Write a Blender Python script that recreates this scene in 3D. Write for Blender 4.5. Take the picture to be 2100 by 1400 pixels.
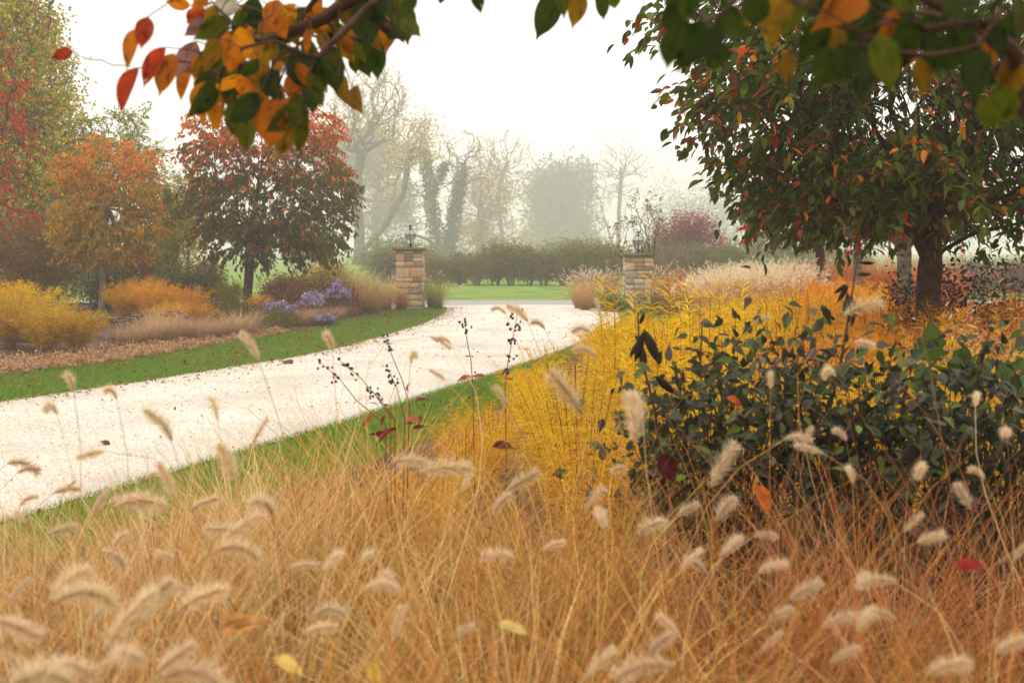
import bpy, math
import numpy as np
from mathutils import Matrix, Vector

for o in list(bpy.data.objects):
    bpy.data.objects.remove(o)
scene = bpy.context.scene
COL = scene.collection
RNG = np.random.default_rng(11)
R = math.radians

# ------------------------------------------------------------------ camera
F = 2625.0                       # focal length in photo pixels (photo 2100 x 1400)
CZ = 1.65
PITCH = math.atan(185.0 / F)
camd = bpy.data.cameras.new('camera')
camd.sensor_width = 36.0
camd.lens = 36.0 * F / 2100.0
camd.clip_start = 0.05
camd.clip_end = 3000.0
camd.dof.use_dof = True
camd.dof.focus_distance = 11.0
camd.dof.aperture_fstop = 4.2
cam = bpy.data.objects.new('camera', camd)
cam.location = (0, 0, CZ)
cam.rotation_euler = (math.pi / 2 - PITCH, 0, 0)
COL.objects.link(cam)
scene.camera = cam

# ------------------------------------------------------------------ sky, sun, exposure
SUN_EL, SUN_AZ = R(58), R(-115)   # azimuth from +Y (view direction) towards +X
world = bpy.data.worlds.new('World')
scene.world = world
world.use_nodes = True
wn = world.node_tree
wn.nodes.clear()
sky = wn.nodes.new('ShaderNodeTexSky')
sky.sky_type = 'NISHITA'
sky.sun_disc = False
sky.sun_elevation = SUN_EL
sky.sun_rotation = SUN_AZ
sky.dust_density = 4.0
mixw = wn.nodes.new('ShaderNodeMix')
mixw.data_type = 'RGBA'
mixw.inputs['Factor'].default_value = 0.90          # a closed, even layer of fog cloud
wn.links.new(sky.outputs['Color'], mixw.inputs['A'])
mixw.inputs['B'].default_value = (14.2, 13.5, 12.7, 1)
bg = wn.nodes.new('ShaderNodeBackground')
bg.inputs['Strength'].default_value = 0.10
wo = wn.nodes.new('ShaderNodeOutputWorld')
wn.links.new(mixw.outputs['Result'], bg.inputs['Color'])
wn.links.new(bg.outputs['Background'], wo.inputs['Surface'])

sund = bpy.data.lights.new('sun', 'SUN')
sund.energy = 1.5
sund.angle = R(14)
sund.color = (1.0, 0.93, 0.82)
sun = bpy.data.objects.new('sun', sund)
sdir = Vector((math.sin(SUN_AZ) * math.cos(SUN_EL), math.cos(SUN_AZ) * math.cos(SUN_EL), math.sin(SUN_EL)))
sun.rotation_euler = sdir.to_track_quat('Z', 'Y').to_euler()
sun.location = sdir * 60
COL.objects.link(sun)

vs = scene.view_settings
vs.view_transform = 'Standard'
vs.look = 'None'
vs.gamma = 1.0
vs.use_curve_mapping = False
vs.exposure = 0.16
cy = scene.cycles
cy.max_bounces = 6
cy.diffuse_bounces = 2
cy.glossy_bounces = 2
cy.transmission_bounces = 4
cy.volume_bounces = 2
cy.transparent_max_bounces = 4
cy.caustics_reflective = False
cy.caustics_refractive = False
cy.sample_clamp_indirect = 6.0
cy.use_denoising = True
cy.use_adaptive_sampling = True
cy.adaptive_threshold = 0.03

# ------------------------------------------------------------------ pixel helpers
cP, sP = math.cos(PITCH), math.sin(PITCH)
def at(px, py, Y):
    u, v = (px - 1050.0) / F, (700.0 - py) / F
    d = np.array([u, cP + v * sP, -sP + v * cP])
    return np.array([0, 0, CZ]) + d * (Y / d[1])
def gnd(px, py, z=0.0):
    u, v = (px - 1050.0) / F, (700.0 - py) / F
    d = np.array([u, cP + v * sP, -sP + v * cP])
    return np.array([0, 0, CZ]) + d * ((z - CZ) / d[2])
def mpp(Y):
    return Y / F                                       # metres per photo pixel at depth Y
def sm(t):
    t = np.clip(t, 0, 1)
    return t * t * (3 - 2 * t)
def hx(s):
    c = np.array([int(s[i:i + 2], 16) for i in (0, 2, 4)]) / 255.0
    return np.where(c <= 0.04045, c / 12.92, ((c + 0.055) / 1.055) ** 2.4)
def pal(*pairs):
    cols = np.array([hx(p[0]) for p in pairs])
    w = np.array([p[1] for p in pairs], float)
    return cols, w / w.sum()
def pick(p, n, rng=RNG, var=0.12):
    c = p[0][rng.choice(len(p[0]), n, p=p[1])]
    return np.clip(c * (1 + rng.normal(0, var, (n, 1))) * (1 + rng.normal(0, var * .4, (n, 3))), 0.002, 0.95)

# ------------------------------------------------------------------ materials
def newmat(name):
    m = bpy.data.materials.new(name)
    m.use_nodes = True
    m.node_tree.nodes.clear()
    return m, m.node_tree.nodes, m.node_tree.links
def foliage_mat(name, attr=True, trans=0.5, rough=0.7, spec=0.08, veins=False, tint=(1, 1, 1), holes=False):
    m, N, L = newmat(name)
    out = N.new('ShaderNodeOutputMaterial')
    oi = N.new('ShaderNodeObjectInfo')
    mul = N.new('ShaderNodeMix'); mul.data_type = 'RGBA'; mul.blend_type = 'MULTIPLY'
    mul.inputs['Factor'].default_value = 1
    if attr:
        at_ = N.new('ShaderNodeVertexColor'); at_.layer_name = 'Col'
        L.new(at_.outputs['Color'], mul.inputs['A'])
    else:
        mul.inputs['A'].default_value = (1, 1, 1, 1)
    L.new(oi.outputs['Color'], mul.inputs['B'])
    col = mul.outputs['Result']
    bs = N.new('ShaderNodeBsdfPrincipled')
    if veins:
        tc = N.new('ShaderNodeTexCoord')
        sep = N.new('ShaderNodeSeparateXYZ'); L.new(tc.outputs['Object'], sep.inputs[0])
        ab = N.new('ShaderNodeMath'); ab.operation = 'ABSOLUTE'; L.new(sep.outputs['Y'], ab.inputs[0])
        sb = N.new('ShaderNodeMath'); sb.operation = 'MULTIPLY_ADD'
        L.new(ab.outputs[0], sb.inputs[0]); sb.inputs[1].default_value = -0.55; L.new(sep.outputs['X'], sb.inputs[2])
        ml = N.new('ShaderNodeMath'); ml.operation = 'MULTIPLY'; L.new(sb.outputs[0], ml.inputs[0]); ml.inputs[1].default_value = 58
        sn = N.new('ShaderNodeMath'); sn.operation = 'SINE'; L.new(ml.outputs[0], sn.inputs[0])
        mr = N.new('ShaderNodeMath'); mr.operation = 'LESS_THAN'; L.new(ab.outputs[0], mr.inputs[0]); mr.inputs[1].default_value = 0.03
        mx = N.new('ShaderNodeMath'); mx.operation = 'MAXIMUM'; L.new(sn.outputs[0], mx.inputs[0]); L.new(mr.outputs[0], mx.inputs[1])
        bp = N.new('ShaderNodeBump'); bp.inputs['Strength'].default_value = 0.35; bp.inputs['Distance'].default_value = 0.004
        L.new(mx.outputs[0], bp.inputs['Height']); L.new(bp.outputs[0], bs.inputs['Normal'])
        ns = N.new('ShaderNodeTexNoise'); ns.inputs['Scale'].default_value = 3.0; ns.inputs['Detail'].default_value = 4
        # blotches: seed by object so that no two leaves are mottled alike
        va = N.new('ShaderNodeVectorMath'); va.operation = 'ADD'
        L.new(tc.outputs['Object'], va.inputs[0])
        cmb = N.new('ShaderNodeMath'); cmb.operation = 'MULTIPLY'; L.new(oi.outputs['Random'], cmb.inputs[0]); cmb.inputs[1].default_value = 50
        L.new(cmb.outputs[0], va.inputs[1]); L.new(va.outputs[0], ns.inputs['Vector'])
        cr = N.new('ShaderNodeValToRGB')
        e = cr.color_ramp.elements
        e[0].position, e[0].color = 0.30, (0.35, 0.30, 0.22, 1)
        e[1].position, e[1].color = 0.62, (1.25, 1.12, 0.95, 1)
        k = cr.color_ramp.elements.new(0.45); k.color = (0.92, 0.92, 0.9, 1)
        L.new(ns.outputs['Fac'], cr.inputs[0])
        m2 = N.new('ShaderNodeMix'); m2.data_type = 'RGBA'; m2.blend_type = 'MULTIPLY'; m2.inputs['Factor'].default_value = 1
        L.new(col, m2.inputs['A']); L.new(cr.outputs[0], m2.inputs['B'])
        pw = N.new('ShaderNodeMath'); pw.operation = 'MULTIPLY_ADD'; L.new(mx.outputs[0], pw.inputs[0]); pw.inputs[1].default_value = .13; pw.inputs[2].default_value = .97
        sv = N.new('ShaderNodeVectorMath'); sv.operation = 'SCALE'; L.new(m2.outputs['Result'], sv.inputs[0]); L.new(pw.outputs[0], sv.inputs['Scale'])
        col = sv.outputs[0]
    L.new(col, bs.inputs['Base Color'])
    bs.inputs['Roughness'].default_value = rough
    bs.inputs['Specular IOR Level'].default_value = spec
    if trans > 0:
        tr = N.new('ShaderNodeBsdfTranslucent')
        tm = N.new('ShaderNodeMix'); tm.data_type = 'RGBA'; tm.blend_type = 'MULTIPLY'; tm.inputs['Factor'].default_value = 1
        L.new(col, tm.inputs['A']); tm.inputs['B'].default_value = (*[1.15 * t for t in tint], 1)
        L.new(tm.outputs['Result'], tr.inputs['Color'])
        ms = N.new('ShaderNodeMixShader'); ms.inputs[0].default_value = trans
        L.new(bs.outputs[0], ms.inputs[1]); L.new(tr.outputs[0], ms.inputs[2])
        surf = ms.outputs[0]
        if holes:                                        # insect holes: gaps in the leaf blade
            vh = N.new('ShaderNodeTexVoronoi'); vh.inputs['Scale'].default_value = 3.2
            L.new(va.outputs[0], vh.inputs['Vector'])
            lt = N.new('ShaderNodeMath'); lt.operation = 'LESS_THAN'; lt.inputs[1].default_value = 0.085; L.new(vh.outputs['Distance'], lt.inputs[0])
            sc_ = N.new('ShaderNodeSeparateColor'); L.new(vh.outputs['Color'], sc_.inputs[0])
            gt = N.new('ShaderNodeMath'); gt.operation = 'GREATER_THAN'; gt.inputs[1].default_value = 0.55; L.new(sc_.outputs[0], gt.inputs[0])
            mu = N.new('ShaderNodeMath'); mu.operation = 'MULTIPLY'; L.new(lt.outputs[0], mu.inputs[0]); L.new(gt.outputs[0], mu.inputs[1])
            tp = N.new('ShaderNodeBsdfTransparent'); m3 = N.new('ShaderNodeMixShader')
            L.new(mu.outputs[0], m3.inputs[0]); L.new(surf, m3.inputs[1]); L.new(tp.outputs[0], m3.inputs[2]); surf = m3.outputs[0]
        L.new(surf, out.inputs['Surface'])
    else:
        L.new(bs.outputs[0], out.inputs['Surface'])
    return m
def noise_mat(name, c1, c2, scale, rough=0.9, bump=0.3, dist=0.02, detail=6, c3=None, spec=0.2, coords='Object', stretch=None, rnd=0.0):
    m, N, L = newmat(name)
    out = N.new('ShaderNodeOutputMaterial'); bs = N.new('ShaderNodeBsdfPrincipled')
    tc = N.new('ShaderNodeTexCoord')
    vec = tc.outputs[coords]
    if stretch:
        mp = N.new('ShaderNodeMapping'); mp.inputs['Scale'].default_value = stretch
        L.new(vec, mp.inputs['Vector']); vec = mp.outputs[0]
    ns = N.new('ShaderNodeTexNoise'); ns.inputs['Scale'].default_value = scale; ns.inputs['Detail'].default_value = detail
    ns.inputs['Roughness'].default_value = 0.65
    L.new(vec, ns.inputs['Vector'])
    cr = N.new('ShaderNodeValToRGB'); e = cr.color_ramp.elements
    e[0].position, e[0].color = 0.34, (*c1, 1)
    e[1].position, e[1].color = 0.66, (*c2, 1)
    L.new(ns.outputs['Fac'], cr.inputs[0])
    col = cr.outputs[0]
    if c3 is not None:
        n2 = N.new('ShaderNodeTexNoise'); n2.inputs['Scale'].default_value = scale * 0.13; n2.inputs['Detail'].default_value = 3
        L.new(vec, n2.inputs['Vector'])
        r2 = N.new('ShaderNodeValToRGB'); r2.color_ramp.elements[0].position = .42; r2.color_ramp.elements[1].position = .62
        L.new(n2.outputs['Fac'], r2.inputs[0])
        mx = N.new('ShaderNodeMix'); mx.data_type = 'RGBA'
        L.new(r2.outputs[0], mx.inputs['Factor']); L.new(col, mx.inputs['A']); mx.inputs['B'].default_value = (*c3, 1)
        col = mx.outputs['Result']
    if rnd:
        oi = N.new('ShaderNodeObjectInfo')
        mu = N.new('ShaderNodeMix'); mu.data_type = 'RGBA'; mu.blend_type = 'MULTIPLY'; mu.inputs['Factor'].default_value = 1
        L.new(col, mu.inputs['A']); L.new(oi.outputs['Color'], mu.inputs['B']); col = mu.outputs['Result']
    L.new(col, bs.inputs['Base Color'])
    bs.inputs['Roughness'].default_value = rough
    bs.inputs['Specular IOR Level'].default_value = spec
    if bump:
        bp = N.new('ShaderNodeBump'); bp.inputs['Strength'].default_value = bump; bp.inputs['Distance'].default_value = dist
        L.new(ns.outputs['Fac'], bp.inputs['Height']); L.new(bp.outputs[0], bs.inputs['Normal'])
    L.new(bs.outputs[0], out.inputs['Surface'])
    return m
def plain_mat(name, c, rough=0.5, metal=0.0, alpha_trans=0.0):
    m, N, L = newmat(name)
    out = N.new('ShaderNodeOutputMaterial'); bs = N.new('ShaderNodeBsdfPrincipled')
    bs.inputs['Base Color'].default_value = (*c, 1)
    bs.inputs['Roughness'].default_value = rough; bs.inputs['Metallic'].default_value = metal
    if alpha_trans:
        bs.inputs['Transmission Weight'].default_value = alpha_trans
        bs.inputs['IOR'].default_value = 1.1
    L.new(bs.outputs[0], out.inputs['Surface'])
    return m

M = {}
M['leaf'] = foliage_mat('leaf_foliage')
M['dense'] = foliage_mat('dense_foliage', trans=0.35)
M['thread'] = foliage_mat('thread_foliage', trans=0.5)
M['glossy'] = foliage_mat('glossy_foliage', trans=0.4, rough=0.5, spec=0.14)
M['leaf_part'] = foliage_mat('veined_leaf', attr=False, trans=0.5, rough=0.5, spec=0.15, veins=True)
M['near_leaf'] = foliage_mat('near_veined_leaf', attr=False, trans=0.62, rough=0.5, spec=0.15, veins=True, holes=True)
M['dark_leaf_part'] = foliage_mat('dark_veined_leaf', attr=False, trans=0.2, rough=0.4, spec=0.28, veins=True)
M['grass'] = foliage_mat('dry_grass', trans=0.35, rough=0.6, spec=0.15)
M['plume'] = foliage_mat('seed_plume', trans=0.55, rough=0.8, spec=0.1)
M['lawn_blade'] = foliage_mat('lawn_blade', trans=0.35, rough=0.6, spec=0.12)
M['stem'] = foliage_mat('plant_stem', attr=False, trans=0.0, rough=0.7)
M['bark'] = noise_mat('cherry_bark', hx('3a2a20'), hx('6e5a48'), 9, 0.85, 0.5, 0.015, stretch=(1, 1, 5))
M['bark_dark'] = noise_mat('dark_brown_bark', hx('2c1c12'), hx('55392a'), 14, 0.85, 0.5, 0.01)  # dark brown bark for trunks and limbs
M['bark_grey'] = noise_mat('grey_bark', hx('4d443a'), hx('85796a'), 5, 0.9, 0.6, 0.05, stretch=(1, 1, .35))
M['bark_pale'] = noise_mat('pale_bark', hx('5f5446'), hx('8f8474'), 7, 0.85, 0.4, 0.015, stretch=(1, 1, 4))
M['lawn'] = noise_mat('lawn', hx('4a6a1c'), hx('6d8a2c'), 6.0, 0.95, 0.6, 0.05, c3=hx('7e9436'))
M['mulch'] = noise_mat('mulch', hx('2e211a'), hx('5b4435'), 22, 0.95, 0.8, 0.03, c3=hx('6d5240'))
M['asphalt'] = noise_mat('asphalt', hx('8a8a88'), hx('a5a4a0'), 60, 0.9, 0.2, 0.005)
M['mortar'] = noise_mat('mortar', hx('a39680'), hx('c4b69c'), 30, 0.95, 0.4, 0.01)
M['stone'] = noise_mat('field_stone', hx('b4aa9a'), hx('efe8dc'), 9, 0.9, 0.7, 0.025, rnd=1.0, c3=hx('d6c8ae'))
M['cap'] = noise_mat('bluestone_cap', hx('5d5549'), hx('7b7263'), 12, 0.85, 0.3, 0.01)
M['metal'] = plain_mat('aged_dark_metal', hx('2f352f'), 0.45, 0.6)
M['pane'] = plain_mat('lantern_glass', (0.92, 0.95, 0.93), 0.08, 0.0, 0.85)
M['sky_pane'] = plain_mat('lantern_roof_glass', (0.75, 0.77, 0.74), 0.3, 0.0, 0.35)  # pale base colour stands in for the sky showing in the roof glass
M['candle'] = plain_mat('candle_tube', hx('d9cbb0'), 0.5)
M['brass'] = plain_mat('lamp_fitting', hx('8a5a35'), 0.4, 0.6)
M['wall'] = noise_mat('brown_wall', hx('7a5b42'), hx('a1805f'), 8, 0.95, 0.3, 0.02)
# pale crushed stone
m, N, L = newmat('crushed_stone')
out = N.new('ShaderNodeOutputMaterial'); bs = N.new('ShaderNodeBsdfPrincipled'); tc = N.new('ShaderNodeTexCoord')
vo = N.new('ShaderNodeTexVoronoi'); vo.inputs['Scale'].default_value = 48
L.new(tc.outputs['Object'], vo.inputs['Vector'])
cr = N.new('ShaderNodeValToRGB'); e = cr.color_ramp.elements
e[0].position, e[0].color = 0.0, (*hx('c8beae'), 1)
e[1].position, e[1].color = 0.8, (*hx('e4ded2'), 1)
k = e.new(0.3); k.color = (*hx('d8d0c4'), 1)
sp = N.new('ShaderNodeSeparateColor'); L.new(vo.outputs['Color'], sp.inputs[0]); L.new(sp.outputs[0], cr.inputs[0])
n2 = N.new('ShaderNodeTexNoise'); n2.inputs['Scale'].default_value = 0.9; n2.inputs['Detail'].default_value = 5
L.new(tc.outputs['Object'], n2.inputs['Vector'])
r2 = N.new('ShaderNodeValToRGB'); e = r2.color_ramp.elements
e[0].position, e[0].color = .3, (.80, .77, .72, 1); e[1].position, e[1].color = .62, (1, 1, 1, 1)
L.new(n2.outputs['Fac'], r2.inputs[0])
mx = N.new('ShaderNodeMix'); mx.data_type = 'RGBA'; mx.blend_type = 'MULTIPLY'; mx.inputs['Factor'].default_value = 1
L.new(cr.outputs[0], mx.inputs['A']); L.new(r2.outputs[0], mx.inputs['B'])
vc = N.new('ShaderNodeVertexColor'); vc.layer_name = 'Col'
my = N.new('ShaderNodeMix'); my.data_type = 'RGBA'; my.blend_type = 'MULTIPLY'; my.inputs['Factor'].default_value = 1
L.new(mx.outputs['Result'], my.inputs['A']); L.new(vc.outputs['Color'], my.inputs['B']); L.new(my.outputs['Result'], bs.inputs['Base Color'])
bs.inputs['Roughness'].default_value = 0.9
bp = N.new('ShaderNodeBump'); bp.inputs['Strength'].default_value = 0.6; bp.inputs['Distance'].default_value = 0.012
L.new(vo.outputs['Distance'], bp.inputs['Height']); bp.invert = True
L.new(bp.outputs[0], bs.inputs['Normal']); L.new(bs.outputs[0], out.inputs['Surface'])
M['gravel'] = m

# ------------------------------------------------------------------ mesh helpers
class MA:
    """collects vertex, face and colour arrays for one mesh"""
    def __init__(s):
        s.v, s.q, s.t, s.c, s.n = [], [], [], [], 0
    def add(s, v, q=None, t=None, c=None):
        v = np.asarray(v, float).reshape(-1, 3)
        if q is not None and len(q): s.q.append(np.asarray(q, np.int64).reshape(-1, 4) + s.n)
        if t is not None and len(t): s.t.append(np.asarray(t, np.int64).reshape(-1, 3) + s.n)
        s.c.append(np.ones((len(v), 3)) if c is None else np.broadcast_to(c, (len(v), 3)))
        s.v.append(v); s.n += len(v)
        return s
    def mesh(s, name, smooth=False):
        me = bpy.data.meshes.new(name)
        v = np.concatenate(s.v) if s.v else np.zeros((0, 3))
        q = np.concatenate(s.q) if s.q else np.zeros((0, 4), np.int64)
        t = np.concatenate(s.t) if s.t else np.zeros((0, 3), np.int64)
        me.vertices.add(len(v)); me.vertices.foreach_set('co', v.astype(np.float32).ravel())
        li = np.concatenate([q.ravel(), t.ravel()]).astype(np.int32)
        me.loops.add(len(li)); me.loops.foreach_set('vertex_index', li)
        ls = np.concatenate([np.arange(len(q)) * 4, len(q) * 4 + np.arange(len(t)) * 3]).astype(np.int32)
        lt = np.concatenate([np.full(len(q), 4), np.full(len(t), 3)]).astype(np.int32)
        me.polygons.add(len(ls)); me.polygons.foreach_set('loop_start', ls); me.polygons.foreach_set('loop_total', lt)
        if smooth: me.polygons.foreach_set('use_smooth', np.ones(len(ls), bool))
        c = np.concatenate(s.c) if s.c else np.zeros((0, 3))
        a = me.color_attributes.new('Col', 'FLOAT_COLOR', 'POINT')
        a.data.foreach_set('color', np.concatenate([c, np.ones((len(c), 1))], 1).astype(np.float32).ravel())
        me.update(calc_edges=True)
        return me
def obj(name, me, mat=None, parent=None, loc=None, color=None, kind=None):
    if isinstance(me, MA): me = me.mesh(name)
    if mat is not None and me is not None and not me.materials: me.materials.append(M[mat])
    o = bpy.data.objects.new(name, me)
    COL.objects.link(o)
    if parent is not None: o.parent = parent
    if loc is not None: o.location = loc
    if color is not None: o.color = (*color, 1)
    if kind: o['kind'] = kind
    return o
def tag(o, label=None, cat=None, group=None, kind=None):
    if label: o['label'] = label
    if cat: o['category'] = cat
    if group: o['group'] = group
    if kind: o['kind'] = kind
    return o
def thing(name, label, cat, loc, group=None):
    o = bpy.data.objects.new(name, None)
    o.empty_display_size = 0.1
    COL.objects.link(o); o.location = loc
    return tag(o, label, cat, group)
def copy_thing(root, loc, rz=0.0, scale=1.0, color=None, label=None, group=None):
    r = root.copy(); COL.objects.link(r)
    r.location = loc; r.rotation_euler = (0, 0, rz)
    r.scale = (scale,) * 3 if np.isscalar(scale) else scale
    if label: r['label'] = label
    if group: r['group'] = group
    def rec(src, dst):
        for ch in list(src.children):
            if ch == dst: continue
            c = ch.copy(); COL.objects.link(c); c.parent = dst
            if color is not None: c.color = (*color, 1)
            rec(ch, c)
    rec(root, r)
    return r
def nrmz(a):
    return a / np.maximum(np.linalg.norm(a, axis=-1, keepdims=True), 1e-9)

# leaf outlines: unit length along +X, unit width along Y
def leaf_template(kind):
    if kind == 'tiny':                                   # folded diamond
        v = [(0, 0, 0), (.45, -.5, .06), (1, 0, -.05), (.45, .5, .06)]
        return np.array(v, float), np.zeros((0, 4), int), np.array([(0, 1, 2), (0, 2, 3)])
    if kind == 'mid':
        rows, w = [.0, .22, .5, .78, 1.0], [0, .38, .5, .3, 0]
    elif kind == 'obov':                                 # widest towards the end
        rows, w = [.0, .3, .62, .85, 1.0], [0, .22, .5, .42, 0]
    else:
        rows = [0, .05, .14, .26, .40, .54, .67, .77, .84, .90, 1.0]
        w = [0, .16, .33, .46, .5, .485, .40, .29, .17, .075, 0]
    v, q, t = [], [], []
    prev = None
    for i, (x, h) in enumerate(zip(rows, w)):
        z = -.18 * x * x
        if h == 0:
            cur = [len(v)]; v.append((x, 0, z))
        else:
            cur = [len(v), len(v) + 1, len(v) + 2]
            v += [(x, -h, z + .16 * h), (x, 0, z), (x, h, z + .16 * h)]
        if prev is not None:
            if len(prev) == 1: t += [(prev[0], cur[0], cur[1]), (prev[0], cur[1], cur[2])]
            elif len(cur) == 1: t += [(prev[0], cur[0], prev[1]), (prev[1], cur[0], prev[2])]
            else: q += [(prev[0], cur[0], cur[1], prev[1]), (prev[1], cur[1], cur[2], prev[2])]
        prev = cur
    return np.array(v, float), np.array(q, int).reshape(-1, 4), np.array(t, int).reshape(-1, 3)
TPL = {k: leaf_template(k) for k in ('tiny', 'mid', 'obov', 'full')}
def frames(d, n):
    d = nrmz(d); y = nrmz(np.cross(n, d)); z = np.cross(d, y)
    return d, y, z
def add_leaves(ma, pos, d, n, L, W, col, kind='tiny', curl=None):
    tv, tq, tt = TPL[kind]
    x, y, z = frames(d, n)
    k = len(tv); m = len(pos)
    if m == 0: return
    L = np.broadcast_to(L, m); W = np.broadcast_to(W, m)
    cz = np.ones(m) if curl is None else curl
    V = pos[:, None] + tv[None, :, 0, None] * (x * L[:, None])[:, None] + tv[None, :, 1, None] * (y * W[:, None])[:, None] + (tv[None, :, 2, None] * cz[:, None, None]) * (z * L[:, None])[:, None]
    off = (np.arange(m) * k)[:, None, None]
    ma.add(V, (tq[None] + off).reshape(-1, 4) if len(tq) else None, (tt[None] + off).reshape(-1, 3) if len(tt) else None, np.repeat(col, k, axis=0))
def rand_dir(n, down=0.0, rng=RNG):
    d = rng.normal(0, 1, (n, 3)); d = nrmz(d); d[:, 2] -= down
    return nrmz(d)
def ribbons(ma, P, wid, side, col):
    """P (n,m,3) centre lines, wid (n,m), side (n,3) or (n,m,3), col (n,3) or (n,m,3)"""
    n, m, _ = P.shape
    if side.ndim == 2: side = side[:, None].repeat(m, 1)
    if col.ndim == 2: col = col[:, None].repeat(m, 1)
    A = P - side * wid[..., None] * .5; B = P + side * wid[..., None] * .5
    V = np.stack([A, B], 2).reshape(-1, 3)
    b = (np.arange(n) * m * 2)[:, None] + (np.arange(m - 1) * 2)[None]
    q = np.stack([b, b + 1, b + 3, b + 2], -1).reshape(-1, 4)
    ma.add(V, q, None, np.repeat(col.reshape(-1, 3), 2, axis=0))
def tube(ma, pts, rad, k=6, col=None, cap=True):
    pts = np.asarray(pts, float); rad = np.broadcast_to(np.asarray(rad, float), len(pts))
    m = len(pts)
    T = nrmz(np.gradient(pts, axis=0))
    ref = np.array([1, 0, 0.]) if abs(T[:, 0]).mean() < .8 else np.array([0, 1, 0.])
    U = nrmz(np.cross(T, ref)); Vv = np.cross(T, U)
    a = np.arange(k) / k * 2 * np.pi
    ring = pts[:, None] + rad[:, None, None] * (np.cos(a)[None, :, None] * U[:, None] + np.sin(a)[None, :, None] * Vv[:, None])
    i = np.arange(m - 1)[:, None] * k + np.arange(k)[None]
    j = np.arange(m - 1)[:, None] * k + ((np.arange(k) + 1) % k)[None]
    q = np.stack([i, j, j + k, i + k], -1).reshape(-1, 4)
    V = ring.reshape(-1, 3)
    t = None
    if cap:
        V = np.concatenate([V, pts[:1], pts[-1:]])
        a1 = np.arange(k); b1 = (a1 + 1) % k
        t = np.concatenate([np.stack([np.full(k, m * k), b1, a1], -1), np.stack([np.full(k, m * k + 1), (m - 1) * k + a1, (m - 1) * k + b1], -1)])
    ma.add(V, q, t, col)
def lathe(ma, prof, k=12, c=(0, 0, 0), col=None):
    prof = np.asarray(prof, float); a = np.arange(k) / k * 2 * np.pi
    V = np.stack([prof[:, 0, None] * np.cos(a), prof[:, 0, None] * np.sin(a), prof[:, 1, None].repeat(k, 1)], -1) + np.array(c)
    m = len(prof)
    i = np.arange(m - 1)[:, None] * k + np.arange(k)[None]; j = np.arange(m - 1)[:, None] * k + ((np.arange(k) + 1) % k)[None]
    ma.add(V, np.stack([i, j, j + k, i + k], -1).reshape(-1, 4), None, col)
def box(ma, x0, x1, y0, y1, z0, z1, col=None):
    v = [(x, y, z) for z in (z0, z1) for y in (y0, y1) for x in (x0, x1)]
    q = [(0, 2, 3, 1), (4, 5, 7, 6), (0, 1, 5, 4), (2, 6, 7, 3), (0, 4, 6, 2), (1, 3, 7, 5)]
    ma.add(v, q, None, col)

# ------------------------------------------------------------------ ground plan
def poly(pix, z=0.0):
    return np.array([gnd(x, y, z)[:2] for x, y in pix])
def resample(p, n):
    p = np.asarray(p, float)
    s = np.concatenate([[0], np.cumsum(np.linalg.norm(np.diff(p, axis=0), axis=1))])
    t = np.linspace(0, s[-1], n)
    q = np.stack([np.interp(t, s, p[:, i]) for i in range(2)], 1)
    for _ in range(4):
        q[1:-1] = (q[:-2] + 2 * q[1:-1] + q[2:]) / 4
    return q
DR_L = np.concatenate([[[-10.5, 2.0], [-7.6, 8.5]], poly([(0, 825), (150, 803), (300, 781), (450, 757), (600, 733), (700, 712), (800, 684), (870, 662), (903, 645), (912, 634)]), [[-2.25, 38.6]]])
DR_R = np.concatenate([[[-6.3, -0.5], [-4.0, 5.0]], poly([(0, 1076), (250, 1000), (500, 925), (700, 868), (900, 803), (1050, 757), (1150, 722), (1230, 690), (1275, 662), (1270, 640)]), [[3.0, 38.6]]])
BED_R = np.concatenate([[[-4.4, 0.0], [-3.1, 5.2]], poly([(0, 1195), (300, 1095), (610, 1000), (790, 940), (935, 885), (1070, 812), (1150, 748), (1240, 705), (1330, 670), (1420, 655)]), [[4.9, 33.5]]])
BED_L = np.concatenate([[[-13.5, 5.0], [-10.5, 11.0]], poly([(0, 772), (150, 756), (300, 736), (430, 712), (520, 697), (620, 680), (720, 657), (770, 646), (815, 637)]), [[-2.75, 36.3]]])
def xe(e, Y):
    o = np.argsort(e[:, 1]); return np.interp(Y, e[o, 1], e[o, 0])
def H(x, y):
    x = np.asarray(x, float); y = np.asarray(y, float)
    far = 1 - sm((y - 34) / 6)
    r = 0.26 * sm((x - xe(BED_R, y) - .3) / 3.5) * sm((y - 5) / 5)
    l = 0.24 * sm((xe(BED_L, y) - x - .3) / 5.5)
    return (r + l) * far
def H1(x, y): return float(H(x, y))
def on_g(px, py, dz=0.0):
    """a pixel on the planted ground, height solved by iteration"""
    z = 0.0
    for _ in range(6):
        p = gnd(px, py, z); z = H1(p[0], p[1])
    p[2] = z + dz
    return p
def base_at(px, Y):
    x = (px - 1050.0) / F * Y
    return np.array([x, Y, H1(x, Y)])

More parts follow.
